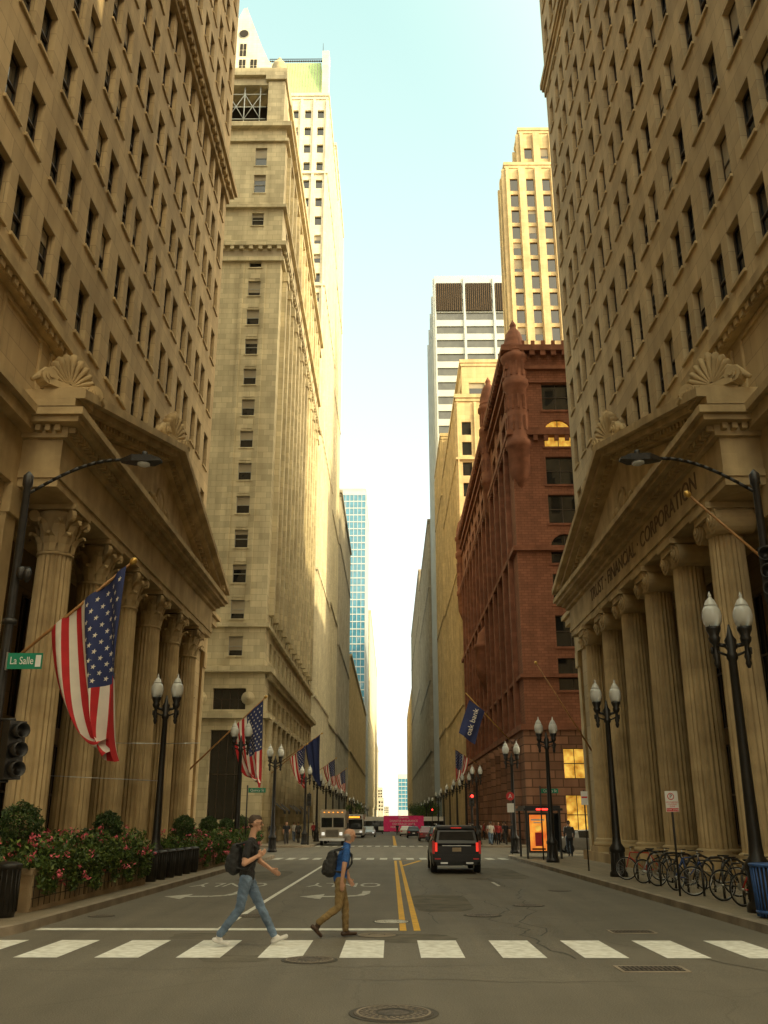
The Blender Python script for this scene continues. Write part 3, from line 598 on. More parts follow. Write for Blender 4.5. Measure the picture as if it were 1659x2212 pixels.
# ---------------------------------------------------------------- red brick building
def red_building():
    G=grp('red_brick_building'); mb=MB(); X=11.6; y0,y1=80,144; H=45.6; K='rook'; T_='rookT'
    rz=[40.4-3.82*i for i in range(9)]
    rows=sorted([(z-1.35,z+1.45) for z in rz if z>10])
    arch=[len(rows)-2,len(rows)-5]
    wn=[(3.1,5.8),(8.4,11.1),(13,15.6),(17.5,20)]
    facade(mb,(X,y0,0),(1,0,0),(0,-1,0),40,9.0,H,wn,rows,.32,K,shade=.1,arch=arch,vm=1,force=[(0,len(rows)-2)])
    for u0,u1 in wn:
        for a,b in rows: ubox(mb,(X,y0,0),(1,0,0),(0,-1,0),u0-.2,u1+.2,a-.2,a-.003,-.02,.10,T_)
    wn2=[(4.2+4.6*i,6.9+4.6*i) for i in range(12)]
    facade(mb,(X,y0,0),(0,1,0),(-1,0,0),64,9.0,H,wn2,[(10.5,13.2),(14.5,24.5),(26,35.5),(37.0,39.8),(40.8,43)],.9,K,shade=.2,arch=[1,2],vm=2,midrail=True)
    for i in range(13):
        u=3.25+4.6*i
        ubox(mb,(X,y0,0),(0,1,0),(-1,0,0),u-.35,u+.35,9.2,36.2,.002,.45,T_)
        if i<12: 
            for z in (17.4,20.7,29,32): ubox(mb,(X,y0,0),(0,1,0),(-1,0,0),u+.95,u+3.65,z,z+.9,-.7,-.5,T_)
    for (z,h,p) in ((8.9,.5,.5),(13.4,.3,.3),(24.9,.45,.4),(36.3,.5,.5),(36.9,.25,.25),(41.9,.25,.25),(43.3,.4,.4),(45.2,.6,.7)):
        mb.box(X-p,X+40,y0-p,y1,z,z+h,T_)
    for i in range(60): mb.box(X-.65,X-.3,y0+.5+i*1.05,y0+1.0+i*1.05,44.7,45.198,T_)
    for i in range(37): mb.box(X+1+i*1.05,X+1.5+i*1.05,y0-.65,y0-.3,44.7,45.198,T_)
    for i in range(62): mb.box(X-.45,X-.2,y0+.4+i*1.0,y0+.8+i*1.0,35.75,36.297,T_)
    for i in range(37): mb.box(X+1+i*1.0,X+1.4+i*1.0,y0-.45,y0-.2,35.75,36.297,T_)
    for i in range(40): mb.box(X+.3+i,X+.65+i,y0-.4,y0-.1,45.8,46.4,T_)
    for i in range(62): mb.box(X-.4,X-.1,y0+.3+i,y0+.65+i,45.8,46.4,T_)
    facade(mb,(X-.25,y0-.25,0),(1,0,0),(0,-1,0),40,-4,8.9,[(3.3,6.2),(8.6,11.5),(13,16)],[(.4,3.6),(4.9,7.4)],.5,'rookS',shade=0,vm=2,force=[(0,0),(0,1),(1,0)])
    facade(mb,(X-.25,y0-.25,0),(0,1,0),(-1,0,0),64,-4,8.9,[(4.2+4.6*i,7.1+4.6*i) for i in range(12)],[(.3,3.9),(4.9,8.3)],.9,'rookS',shade=0,arch=[1],vm=1,lit=.12)
    for i in range(13):
        mb.lathe((X-.35,y0+3.25+4.6*i,0),[(.6,0),(.55,.8),(.5,7.5),(.75,8.4)],14,'rookS')
    mb.box(X+1.05,X+40,y0+.8,y1,-4,H-.2,K); mb.box(X-.2,X+40,y0-.2,y1,H+.21,H+.28,T_)
    for (yy,dz,xx) in ((y0+.4,-3.4,X+.7),(99,-.3,X+.2),(143.0,-3,X+.3)):
        pr=[(.3,34.2),(1.0,36),(1.1,38.5),(1.25,38.6),(1.25,39.2),(1.1,39.3),(1.05,44.6),(1.3,44.9),(1.3,45.6),(1.1,45.8),(1.1,47.6),(1.35,47.9),(1.35,48.3),(1.15,48.5),(1.05,49.6),(.75,50.9),(.35,51.5),(.3,51.7),(.35,51.9),(.05,52.5)]
        mb.lathe((xx,yy,dz),pr,20,T_)
        for i in range(12):
            a=2*pi*i/12
            for z in (40.2,42.4,46): mb.box(xx+1.07*math.cos(a)-.1,xx+1.07*math.cos(a)+.1,yy+1.07*math.sin(a)-.1,yy+1.07*math.sin(a)+.1,z+dz,z+1.5+dz,T_)
        for zz in (48.7,49.3,49.9,50.5): mb.lathe((xx,yy,dz),[(1.2-(zz-48.5)*.22,zz),(1.22-(zz-48.5)*.24,zz+.12)],20,T_)
    mb.lathe((X,y0+30,0),[(.2,16),(1.2,18),(1.3,19),(1.3,21),(1.5,21.2),(1.5,21.6),(1.2,21.7),(.9,23),(.1,24)],18,T_)
    mb.build('walls',G)
    mb=MB()
    for x in (18.0,19.6): mb.tube((x,79.2,1.5),(x,79.2,14),.05,k='ypaint')
    for i in range(4):
        z=3+i*2.8; mb.tube((18,79.2,z),(19.6,79.2,z+2.4),.05,k='ypaint'); mb.tube((18,79.2,z),(19.6,79.2,z),.05,k='ypaint')
    mb.build('fire_stair',G)
red_building()
# ---------------------------------------------------------------- street lamps
def lamp_mesh():
    mb=MB()
    mb.lathe((0,0,0),[(.30,0),(.30,.12),(.24,.2),(.22,.75),(.26,.8),(.26,.9),(.15,1.05),(.13,1.3),(.105,3.0),(.085,5.0),(.12,5.05),(.12,5.15),(.09,5.2),(.13,5.45),(.07,5.55),(.02,5.8)],18,'black')
    for i in range(8):
        a=2*pi*i/8; mb.tube((.235*math.cos(a),.235*math.sin(a),.2),(.22*math.cos(a),.22*math.sin(a),.75),.02,k='black',n=5)
    for s in (-1,1):
        mb.path([(0,0,5.2),(s*.12,0,5.33),(s*.25,0,5.36),(s*.34,0,5.42)],.045,8); mb.path([(0,0,5.0),(s*.1,0,5.12),(s*.3,0,5.2),(s*.42,0,5.15),(s*.42,0,5.3)],.03,6)
        mb.lathe((s*.34,0,0),[(.03,4.85),(.07,4.95),(.05,5.02),(.08,5.1),(.05,5.2),(.05,5.35),(.11,5.42),(.13,5.5),(.10,5.55),(.155,5.68),(.165,5.74)],12,'black')
        mb.lathe((s*.34,0,0),[(.15,5.745),(.195,5.86),(.21,5.98),(.195,6.1),(.15,6.2)],20,'globe'); mb.lathe((s*.34,0,0),[(.155,6.2),(.14,6.24),(.09,6.34),(.05,6.38),(.03,6.42),(.04,6.45),(.005,6.54)],14,'globe')
        for i in range(4):
            a=pi/4+pi/2*i; mb.tube((s*.34+.157*math.cos(a),.157*math.sin(a),5.72),(s*.34+.14*math.cos(a),.14*math.sin(a),6.22),.008,k='black',n=4)
    return mb
lm=None
def lamp(x,y):
    global lm
    z=gz(y)+.14
    if lm is None: o=lamp_mesh().build('street_lamp',None,(x,y,z)); lm=o.data
    else: place(lm,'street_lamp',None,(x,y,z))
lamp(7.6,32.6)
for y in (19.7,44.5,57.8,82,94,107,120,134,150,178,200,225,260,300): lamp(7.4,y)
lamp(-7.62,31.2)
for y in (46,60,82,95,108,121,135,150,178,200,225,260,300): lamp(-7.4,y)
def mast(s,sign):
    y=17.2; G=grp('traffic_signal_mast',(s*7.35,y,gz(y)+.14)); mb=MB(); i=-s
    mb.lathe((0,0,0),[(.2,0),(.2,.3),(.12,.4),(.095,4),(.07,8.1),(.10,8.15),(.10,8.35),(.02,8.45)],14,'black')
    pts=[V((i*t*2.0,.0,7.95+.75*math.sin(min(1,t*1.1)*pi/2))) for t in [k/12 for k in range(13)]]
    mb.path(pts,.035)
    e_=pts[-1]; 
    mb.raw([(e_.x+i*a,b*wd,e_.z+c) for a,wd,c in ((-.15,.06,.0),(.1,.15,.07),(.5,.17,.05),(.68,.08,.0)) for b in (-1,1)]+[(e_.x+i*a,b*wd,e_.z+c) for a,wd,c in ((-.15,.06,-.05),(.1,.15,-.07),(.5,.17,-.08),(.68,.08,-.04)) for b in (-1,1)],
        [(0,1,3,2),(2,3,5,4),(4,5,7,6),(8,10,11,9),(10,12,13,11),(12,14,15,13),(0,2,10,8),(2,4,12,10),(4,6,14,12),(1,9,11,3),(3,11,13,5),(5,13,15,7),(0,8,9,1),(6,7,15,14)],'black')
    mb.lathe((e_.x+i*.32,0,e_.z-.12),[(.05,-.03),(.13,0),(.13,.05)],14,'globe')
    mb.lathe((e_.x+i*.32,0,e_.z+.05),[(.06,0),(.06,.12),(.02,.14)],10,'black')
    mb.build('pole',G)
    mb=MB()
    def sig(x,yy,z,ang):
        R=Matrix.Rotation(ang,4,'Z'); T=Matrix.Translation((x,yy,z))@R
        mb.box(-.17,.17,-.12,.12,-.52,.52,'black',T)
        for j in (-.34,0,.34):
            q=(T.to_3x3()@V((0,-1,0))).to_track_quat('Z','Y').to_matrix(); c=T@V((0,-.12,j))
            mb.lathe(c,[(.14,0),(.14,.2),(.125,.2),(.12,.02)],14,'black',T=q)
        mb.tube(T@V((0,0,.55)),V((0,0,z+.55)),.025); mb.tube(T@V((0,0,-.55)),V((0,0,z-.55)),.025)
    if s<0: sig(.38,-.05,2.95,.9); 
    else: sig(-.05,-.3,6.2,-.6); sig(.0,-.3,3.0,-1.2)
    if s<0:
        mb.lathe((.12,-.05,6.3),[(.05,-.12),(.09,-.05),(.09,.1),(.03,.14)],12,'black'); mb.box(-.05,.28,-.04,.04,6.4,6.44,'black'); mb.lathe((.25,-.05,6.12),[(.03,0),(.08,.1),(.08,.22),(.04,.28)],10,'black')
        mb.lathe((0,0,5.3),[(.14,0),(.14,.1)],10,'black')
    mb.build('signal_head',G)
    if s<0:
        mb=MB(); mb.box(.12,.78,-.16,-.13,4.42,4.72,'green'); mb.box(.66,.76,-.165,-.16,4.46,4.68,'swhite'); mb.box(.1,.13,-.17,-.1,4.4,4.74,'chrome'); mb.build('street_name_sign',G)
        o=text('La Salle',.2,mtx((.40,-.165,4.57),(1,0,0),(0,0,1)),'swhite',G,'sign_lettering',.002,sx=.75)
mast(-1,1); mast(1,0)
# ---------------------------------------------------------------- flags
def flag(tip,base,H,Lf,kind,seed,pr=.04):
    tip=V(tip);base=V(base); G=grp('us_flag' if kind=='us' else 'blue_flag' if kind else 'flagpole'); r=random.Random(seed); ph=r.uniform(0,6)
    mb=MB(); mb.tube(base,tip,pr*1.3,pr*.8,10,'wood'); q=(tip-base).normalized()
    T=q.to_track_quat('Z','Y').to_matrix(); rr=.09; mb.lathe(tip,[(.02,-.02),(rr*.8,.02),(rr,.09),(rr*.8,.16),(.01,.2)],12,'gold',T=T)
    mb.build('flagpole',G)
    if kind is None: return
    pd=(base-tip).normalized(); nn=pd.cross(V((0,0,-1))).normalized()
    def S(s,t):
        hp=tip+pd*(.12+s*H); e_=t**1.25
        hx=tip+pd*(.05+.0*H+s*H*.14)
        x=hp.x*(1-e_)+hx.x*e_; y=hp.y*(1-e_)+hx.y*e_
        z=(hp.z-t*Lf*.72)*(1-t)+(tip.z-Lf*(1-.12*s))*t
        a=.06+.19*min(1,t*1.6); d=a*math.sin(2*pi*(s*2.3+t*.35)+ph)+.06*math.sin(9*t+5*s+ph)*t+.03*math.sin(17*s+4*t)
        x2=.09*math.sin(2*pi*(s*2.3+t*.35)+ph+1.4)*t
        return V((x,y,z))+nn*d+pd*x2
    mb=MB(); ns,ntt=52,60
    g=[[S(i/ns,j/ntt) for j in range(ntt+1)] for i in range(ns+1)]
    for i in range(ns):
        for j in range(ntt):
            st=int(i/ns*13)
            if kind=='us': k='blue' if (st<7 and j/ntt<.4) else ('red' if st%2==0 else 'wht')
            else: k='blue'
            mb.face([g[i][j],g[i+1][j],g[i+1][j+1],g[i][j+1]],k)
    me=mb.build('cloth',G); bm=bmesh.new(); bm.from_mesh(me.data); bmesh.ops.remove_doubles(bm,verts=bm.verts,dist=.0005)
    for f in bm.faces: f.smooth=True
    bm.to_mesh(me.data); bm.free()
    if kind=='us':
        mb=MB()
        for ri in range(9):
            for ci in range(6 if ri%2==0 else 5):
                s=(ri+1)/10*7/13; t=.4*(ci*2+1+(ri%2))/12; c=S(s,t); du=(S(s+.01,t)-c).normalized(); dv=(S(s,t+.01)-c).normalized(); n=du.cross(dv)
                for sg in (-1,1):
                    pts=[]
                    for m_ in range(10):
                        rr=H*.028 if m_%2==0 else H*.0115; a=2*pi*m_/10; pts.append(c+n*sg*.018+dv*rr*math.sin(a)-du*rr*math.cos(a))
                    mb.face(pts,'wht')
        mb.build('stars',G)
flag((-6.5,21.9,7.9),(-11.6,23.7,4.2),2.55,4.85,'us',1)
flag((-7.0,50.9,8.1),(-11.6,52.0,3.9),2.3,4.7,'us',5)
flag((-7.6,84,8.0),(-11.6,85.5,5),1.9,3.8,'us',8); flag((-6.9,92,9.6),(-11.6,93,6.5),1.8,5.0,'b',3); flag((-7.2,122,9),(-11.6,123,6),1.9,3.6,'us',9)
flag((7.6,112,9.5),(11.6,113,7),1.9,3.8,'us',12); flag((-7.2,150,9),(-11.6,151,6),1.9,3.6,'us',19)
flag((8.0,22.9,10.0),(11.7,23.8,6.9),0,0,None,1); flag((8,49.9,9.8),(11.6,51.9,4.5),0,0,None,2)
Gf=grp('bank_flag'); mb=MB()
mb.tube((11.6,85,7.6),(6.6,81,12.2),.06,.04,8,'gold')
O2=V((6.9,81,11.6)); 
a=V((.80,.3,-.55)).normalized(); b=V((-.35,.0,-1)).normalized()
nn=a.cross(b).normalized()
def S2(s,t): return O2+a*1.75*s+b*3.0*t+nn*(.12*math.sin(7*s+3*t)*(.3+t))
g=[[S2(i/12,j/16) for j in range(17)] for i in range(13)]
for i in range(12):
    for j in range(16): mb.face([g[i][j],g[i+1][j],g[i+1][j+1],g[i][j+1]],'blue',True)
mb.build('cloth',Gf)
text('oak bank',.66,mtx(O2+a*.9+b*1.5-V((0,.32,0)),-b,V((0,-1,0)).cross(-b)),'wht',Gf,'flag_lettering',.01)
# ---------------------------------------------------------------- planters
def leaves(mb,pts,sz,keys):
    for p in pts:
        a=V((rnd.gauss(0,1),rnd.gauss(0,1),rnd.gauss(0,1))).normalized(); b=a.orthogonal().normalized(); b.rotate(Matrix.Rotation(rnd.uniform(0,6.28),3,a)); s=sz*rnd.uniform(.6,1.4)
        mb.face([p-a*s,p-b*s*.45,p+a*s,p+b*s*.45],rnd.choice(keys))
def planter(y0,y1,seed):
    G=grp('flower_planter'); mb=MB(); x0,x1=-8.8,-7.25
    def z(y): return gz(y)+.14
    zz=z((y0+y1)/2)
    mb.box(x0,x1,y0,y1,zz-.3,zz+.72,'conc'); mb.box(x0-.05,x1+.05,y0-.05,y1+.05,zz+.723,zz+.85,'conc'); mb.box(x0-.03,x1+.03,y0-.03,y1+.03,zz-.3,zz+.1,'conc')
    n=int((y1-y0)/1.6)
    for i in range(n+1):
        y=y0+(y1-y0)*i/n; mb.box(x1+.003,x1+.045,max(y0,y-.07),min(y1,y+.07),zz+.1,zz+.72,'conc')
    for i in range(int((y1-y0)/.32)):
        y=y0+.1+i*.32; mb.tube((x1+.05,y,zz+.12),(x1+.05,y,zz+.72),.008,n=4)
    for k_ in (.28,.5): mb.tube((x1+.05,y0,zz+k_),(x1+.05,y1,zz+k_),.008,n=4)
    mb.build('box',G)
    mb=MB(); pts=[]; L_=y1-y0
    for i in range(int(L_*1700)):
        y=rnd.uniform(y0,y1); hh=.38+.18*math.sin(y*2.1+seed)+.16*math.sin(y*5.3); x=rnd.uniform(x0-.1,x1+.25); 
        pts.append(V((x,y,zz+.85+rnd.uniform(-.05,1)*hh)))
    leaves(mb,pts,.06,['leaf','leaf','leaf2','leaf3'])
    pts=[]
    c=y0+.3
    while c<y1-.3:
        wd=rnd.uniform(.2,.55); dp=rnd.uniform(.25,.8)
        for i in range(int(420*wd*dp*3)):
            u=rnd.gauss(0,.5)*wd; v=rnd.random(); 
            if abs(u)/wd<1.1-v*.6: pts.append(V((x1+.08+rnd.uniform(0,.16)*(1-v*.3),c+u,zz+.95-v*dp)))
        c+=rnd.uniform(.35,.8)
    for i in range(700):
        u=rnd.uniform(x0,x1); v=rnd.random(); pts.append(V((u,y0-.08-rnd.uniform(0,.12),zz+.95-v*.55*(.5+.5*math.sin(u*7)))))
    leaves(mb,pts,.05,['leaf','leaf','leaf2','leaf3'])
    fl=[]
    for i in range(int(L_*20)):
        y=rnd.uniform(y0,y1); x=rnd.uniform(x0,x1+.35); hh=.38+.18*math.sin(y*2.1+seed)+.16*math.sin(y*5.3)
        zc=zz+.85+hh*rnd.uniform(.7,1.1) if x<x1 else zz+rnd.uniform(.45,1.1)
        for j in range(12): fl.append(V((x,y,zc))+V((rnd.gauss(0,.05),rnd.gauss(0,.05),rnd.gauss(0,.035))))
    leaves(mb,fl,.042,['pink']); mb.build('foliage',G)
    return zz
def topiary(x,y,zb,r):
    mb=MB(); mb.tube((0,0,-r-.3),(0,0,0),.04,.03,6,'bark')
    for i in range(5):
        d=V((rnd.gauss(0,1),rnd.gauss(0,1),rnd.gauss(.5,1))).normalized(); mb.tube((0,0,-.1),d*r*.7,.02,.008,5,'bark')
    pts=[]
    for i in range(4200):
        d=V((rnd.gauss(0,1),rnd.gauss(0,1),rnd.gauss(0,1))).normalized(); bump=1+.09*math.sin(d.x*9+y)*math.sin(d.y*8+1)+.06*math.sin(d.z*13)
        pts.append(d*r*bump*rnd.uniform(.72,1.03))
    leaves(mb,pts,.035,['leaf','leaf2','leaf2']); mb.build('boxwood_topiary',None,(x,y,zb+r))
z1=planter(19.6,28.6,1); z2=planter(36,53,2)
for (x,y,r) in ((-8.1,20.9,.46),(-8.05,27.2,.38)): topiary(x,y,z1+1.22,r)
for (x,y,r) in ((-8,37,.42),(-8,42,.4),(-8,46.5,.36),(-8,51,.42)): topiary(x,y,z2+1.2,r)
def bin_(x,y,h=.85,r=.2):
    mb=MB(); mb.lathe((0,0,0),[(r*.9,0),(r*.92,.06),(r,.1),(r,h-.1),(r*1.12,h-.08),(r*1.12,h-.02),(r*.95,h),(r*.6,h+.03)],16,'black')
    for i in range(16):
        a=2*pi*i/16; mb.tube((r*1.01*math.cos(a),r*1.01*math.sin(a),.1),(r*1.01*math.cos(a),r*1.01*math.sin(a),h-.1),.012,n=4)
    mb.build('black_bollard',None,(x,y,gz(y)+.14))
for i in range(6): bin_(-7.35+.02*i,29.7+1.15*i,.85,.19)
bin_(-7.35,18.6,.95,.24)
mb=MB(); mb.lathe((0,0,0),[(.24,.02),(.26,.05),(.30,.86),(.28,.86),(.24,.1)],20,'dark')
for i in range(26):
    a=2*pi*i/26; c,s_=math.cos(a),math.sin(a); mb.tube((.27*c,.27*s_,.03),(.315*c,.315*s_,.9),.017,n=5,k='binblue')
for (r,z) in ((.28,.08),(.325,.9)): mb.lathe((0,0,0),[(r,z),(r+.02,z+.02),(r+.02,z+.05),(r-.01,z+.06)],26,'binblue')
mb.build('trash_bin',None,(7.15,18.55,gz(18.5)+.14))
def signpost(x,y,h,fn,name):
    G=grp(name,(x,y,gz(y)+.14)); mb=MB(); mb.tube((0,.02,0),(0,.02,h),.028,n=6,k='black'); fn(mb,G); mb.build('post',G)
def np_(mb,G):
    mb.box(-.16,.16,-.03,-.01,1.95,2.45,'swhite'); mb.box(-.15,.15,-.034,-.03,1.96,2.04,'sred')
    q=V((0,-1,0)).to_track_quat('Z','Y').to_matrix(); mb.lathe((-.02,-.031,2.32),[(.085,0),(.085,.003)],20,'sred',False,T=q); mb.lathe((-.02,-.035,2.32),[(.065,0),(.065,.003)],20,'swhite',False,T=q)
    text('P',.13,mtx((-.02,-.041,2.32),(1,0,0),(0,0,1)),'black',G,'sign_lettering',.001)
    text('NO PARKING\nLOADING\nZONE',.05,mtx((0,-.034,2.13),(1,0,0),(0,0,1)),'sred',G,'sign_lettering',.001); text('TOW ZONE',.055,mtx((0,-.037,2.0),(1,0,0),(0,0,1)),'swhite',G,'sign_lettering',.001)
signpost(7.05,24,2.45,np_,'no_parking_sign')
signpost(7.4,36.5,2.9,lambda mb,G:(mb.box(-.13,.13,-.03,-.01,2.35,2.85,'swhite'),mb.box(-.11,.11,-.034,-.03,2.6,2.66,'sred')),'parking_sign')
def a_sign(mb,G):
    q=V((0,-1,0)).to_track_quat('Z','Y').to_matrix(); mb.lathe((0,-.03,3.2),[(.24,0),(.24,.02)],20,'sred',False,T=q); text('A',.34,mtx((0,-.056,3.2),(1,0,0),(0,0,1)),'swhite',G,'sign_lettering',.001); mb.box(-.2,.2,-.03,-.01,2.3,2.8,'swhite')
signpost(7.0,56,3.4,a_sign,'letter_a_sign')
for (x,y,tx) in ((-6.9,46.5,'Quincy St'),(7.6,47.5,'Quincy St')):
    G=grp('street_name_sign',(x,y,gz(y))); mb=MB(); mb.box(-.1,.75,-.02,.02,3.25,3.47,'green'); mb.tube((-.15,0,.1),(-.15,0,3.6),.035,n=6); mb.build('blade',G); text(tx,.17,mtx((.33,-.03,3.36),(1,0,0),(0,0,1)),'swhite',G,'sign_lettering',.002)
for (x,y) in ((4.9,80),(6.3,81),(-6.9,80),(5.6,158),(-6.8,158)):
    mb=MB(); mb.tube((0,0,0),(0,0,4.2),.06,n=8); mb.box(-.17,.17,-.14,.1,3.1,4.1,'black')
    q=V((0,-1,0)).to_track_quat('Z','Y').to_matrix()
    for j,zc in enumerate((3.3,3.6,3.9)): mb.lathe((0,-.145,zc),[(.12,0),(.11,.02)],14,'rlit' if (j==2 and x>0) else 'dark',T=q)
    mb.build('traffic_signal',None,(x if abs(x)>6.4 else 6.8,y,gz(y)+.1))
# ---------------------------------------------------------------- bicycles and racks
def rack(x,y):
    mb=MB(); mb.path([(-.4,0,0),(-.4,0,.65),(-.3,0,.8),(-.12,0,.88),(.12,0,.88),(.3,0,.8),(.4,0,.65),(.4,0,0)],.03,8); mb.build('bike_rack',None,(x,y,gz(y)+.14),math.radians(rnd.uniform(15,30)))
def torus(mb,c,R,r,k,n=28,m=6):
    vs=[];fs=[]
    for i in range(n):
        a=2*pi*i/n
        for j in range(m):
            b=2*pi*j/m; vs.append((c[0]+(R+r*math.cos(b))*math.cos(a),c[1]+r*math.sin(b),c[2]+(R+r*math.cos(b))*math.sin(a)))
    for i in range(n):
        for j in range(m): fs.append((i*m+j,((i+1)%n)*m+j,((i+1)%n)*m+(j+1)%m,i*m+(j+1)%m))
    mb.raw(vs,fs,k,True)
def bicycle(x,y,rz,k):
    G=grp('bicycle',(x,y,gz(y)+.14),rz); mb=MB()
    for cx in (-.52,.52):
        torus(mb,(cx,0,.34),.325,.018,'tyre')
        torus(mb,(cx,0,.34),.30,.008,'chrome',24,4)
        for i in range(14):
            a=2*pi*i/14; mb.tube((cx,0,.34),(cx+.3*math.cos(a),0,.34+.3*math.sin(a)),.0025,n=3,k='chrome')
        mb.tube((cx,-.04,.34),(cx,.04,.34),.025,n=8,k='chrome')
    mb.build('wheels',G); mb=MB()
    BB=(-.08,0,.30); ST=(-.22,0,.80); HD=(.36,0,.82); HB=(.40,0,.70)
    for a,b in ((BB,ST),(ST,HD),(BB,HB),(HD,HB),(BB,(-.52,0,.34)),(ST,(-.52,0,.34)),(HB,(.52,0,.34))): mb.tube(a,b,.017,n=8,k=k)
    mb.tube(ST,(-.25,0,.92),.013,n=6,k='chrome'); mb.raw([(-.38,-.07,.94),(-.38,.07,.94),(-.1,.02,.95),(-.1,-.02,.95),(-.36,-.05,.90),(-.36,.05,.90),(-.12,.01,.92),(-.12,-.01,.92)],[(0,1,2,3),(4,7,6,5),(0,4,5,1),(1,5,6,2),(2,6,7,3),(3,7,4,0)],'tyre')
    mb.tube(HD,(.34,0,.95),.014,n=6,k='chrome'); mb.path([(.28,-.28,.97),(.36,-.15,.97),(.36,.15,.97),(.28,.28,.97)],.013,6,'black')
    mb.lathe((BB[0],-.03,BB[2]),[(.09,0),(.09,.01)],16,'chrome',False,T=V((0,-1,0)).to_track_quat('Z','Y').to_matrix()); mb.tube((BB[0],-.05,BB[2]),(BB[0]+.1,-.05,BB[2]-.13),.01,n=5,k='chrome'); mb.box(BB[0]+.06,BB[0]+.15,-.13,-.05,BB[2]-.15,BB[2]-.13,'tyre')
    mb.build('frame',G)
M['bkr']=mat('bike_red',(.45,.03,.02),.4,.1); M['bkb']=mat('bike_blue',(.02,.06,.2),.4,.1)
for i in range(9): rack(8.0,20.3+1.25*i)
for (x,y,rz,k) in ((8.0,21.2,.35,'bkr'),(8.1,22.6,.2,'black'),(7.9,23.9,2.9,'black'),(8.0,26.2,.5,'bkb'),(8.05,27.9,.3,'black'),(7.95,29.2,.4,'chrome'),(7.9,30.6,2.8,'bkr')): bicycle(x,y,rz,k)
# ---------------------------------------------------------------- vehicles
def wheel(mb,x,y,r,wd=.24):
    q=V((1,0,0)).to_track_quat('Z','Y').to_matrix(); mb.lathe((x-wd/2,y,r),[(r*.6,0),(r*.95,.0),(r,.04),(r,wd-.04),(r*.95,wd),(r*.6,wd)],22,'tyre',T=q)
    for sg in (-1,1):
        mb.lathe((x+sg*(wd/2)-.01,y,r),[(r*.62,0),(r*.55,.02)],16,'chrome',False,T=q)
def shellbody(mb,secs,k,glassk='glass',glassrows=()):
    n=len(secs[0][1])
    for (ya,A),(yb,B) in zip(secs[:-1],secs[1:]):
        for i in range(n-1):
            for sg in (-1,1):
                kk=glassk if (i in glassrows and A[i+1][1]-A[i][1]>.2 and B[i+1][1]-B[i][1]>.2) else k
                mb.face([(sg*A[i][0],ya,A[i][1]),(sg*B[i][0],yb,B[i][1]),(sg*B[i+1][0],yb,B[i+1][1]),(sg*A[i+1][0],ya,A[i+1][1])],kk)
        mb.face([(-A[-1][0],ya,A[-1][1]),(A[-1][0],ya,A[-1][1]),(B[-1][0],yb,B[-1][1]),(-B[-1][0],yb,B[-1][1])],k)
        mb.face([(-A[0][0],ya,A[0][1]),(A[0][0],ya,A[0][1]),(B[0][0],yb,B[0][1]),(-B[0][0],yb,B[0][1])],'tyre')
    for (y,A) in (secs[0],secs[-1]):
        for i in range(n-1): mb.face([(-A[i][0],y,A[i][1]),(A[i][0],y,A[i][1]),(A[i+1][0],y,A[i+1][1]),(-A[i+1][0],y,A[i+1][1])],k)
def suv(x,y,k='carblk',rz=0,name='black_suv'):
    G=grp(name,(x,y,gz(y)+.006),rz); mb=MB()
    def sec(y,w,zb,zs,zr,wr): return (y,[(w*.94,zb),(w,zb+.15),(w*1.0,zs-.25),(w*.965,zs),(wr,zr-.09),(wr*.9,zr)])
    secs=[sec(0,.88,.42,1.06,1.10,.86),sec(.06,.92,.34,1.12,1.18,.86),sec(.20,.93,.3,1.14,1.60,.78),sec(.45,.935,.28,1.15,1.70,.74),sec(1.6,.94,.27,1.13,1.74,.75),sec(2.6,.94,.27,1.11,1.72,.74),sec(3.1,.93,.27,1.10,1.60,.74),sec(3.75,.93,.27,1.09,1.13,.82),sec(4.6,.92,.27,1.0,1.03,.8),sec(4.95,.86,.36,.86,.9,.7)]
    shellbody(mb,secs,k,'glass',(3,))
    mb.face([(-.68,.055,1.22),(.68,.055,1.22),(.62,.19,1.56),(-.62,.19,1.56)],'dark')
    mb.box(-.76,.76,.10,.5,1.63,1.71,k); mb.box(-.2,.2,.08,.11,1.64,1.66,'tail')
    for sg in (-1,1):
        mb.box(min(sg*.74,sg*.83),max(sg*.74,sg*.83),-.03,.05,.80,1.12,'tail'); mb.box(min(sg*.84,sg*.93),max(sg*.84,sg*.93),-.01,.14,.72,1.18,'sred')
        mb.box(min(sg*.94,sg*1.08),max(sg*.94,sg*1.08),3.2,3.4,1.12,1.27,k); mb.box(min(sg*.70,sg*.73),max(sg*.70,sg*.73),.7,2.9,1.76,1.79,'chrome')
        mb.box(min(sg*.35,sg*.62),max(sg*.35,sg*.62),-.05,.03,.36,.42,'chrome')
        mb.box(min(sg*.62,sg*.84),max(sg*.62,sg*.84),-.045,.0,.52,.56,'sred')
        for yy in (.95,3.95): wheel(mb,sg*.84,yy,.38)
    mb.box(-.90,.90,-.04,.1,.44,.68,k); mb.box(-.78,.78,-.03,.1,.32,.438,'tyre'); mb.box(-.17,.17,-.055,-.03,.80,.94,'conc'); mb.box(-.55,.55,-.02,.03,1.0,1.02,'chrome')
    mb.build('body',G); return G
suv(2.50,37)
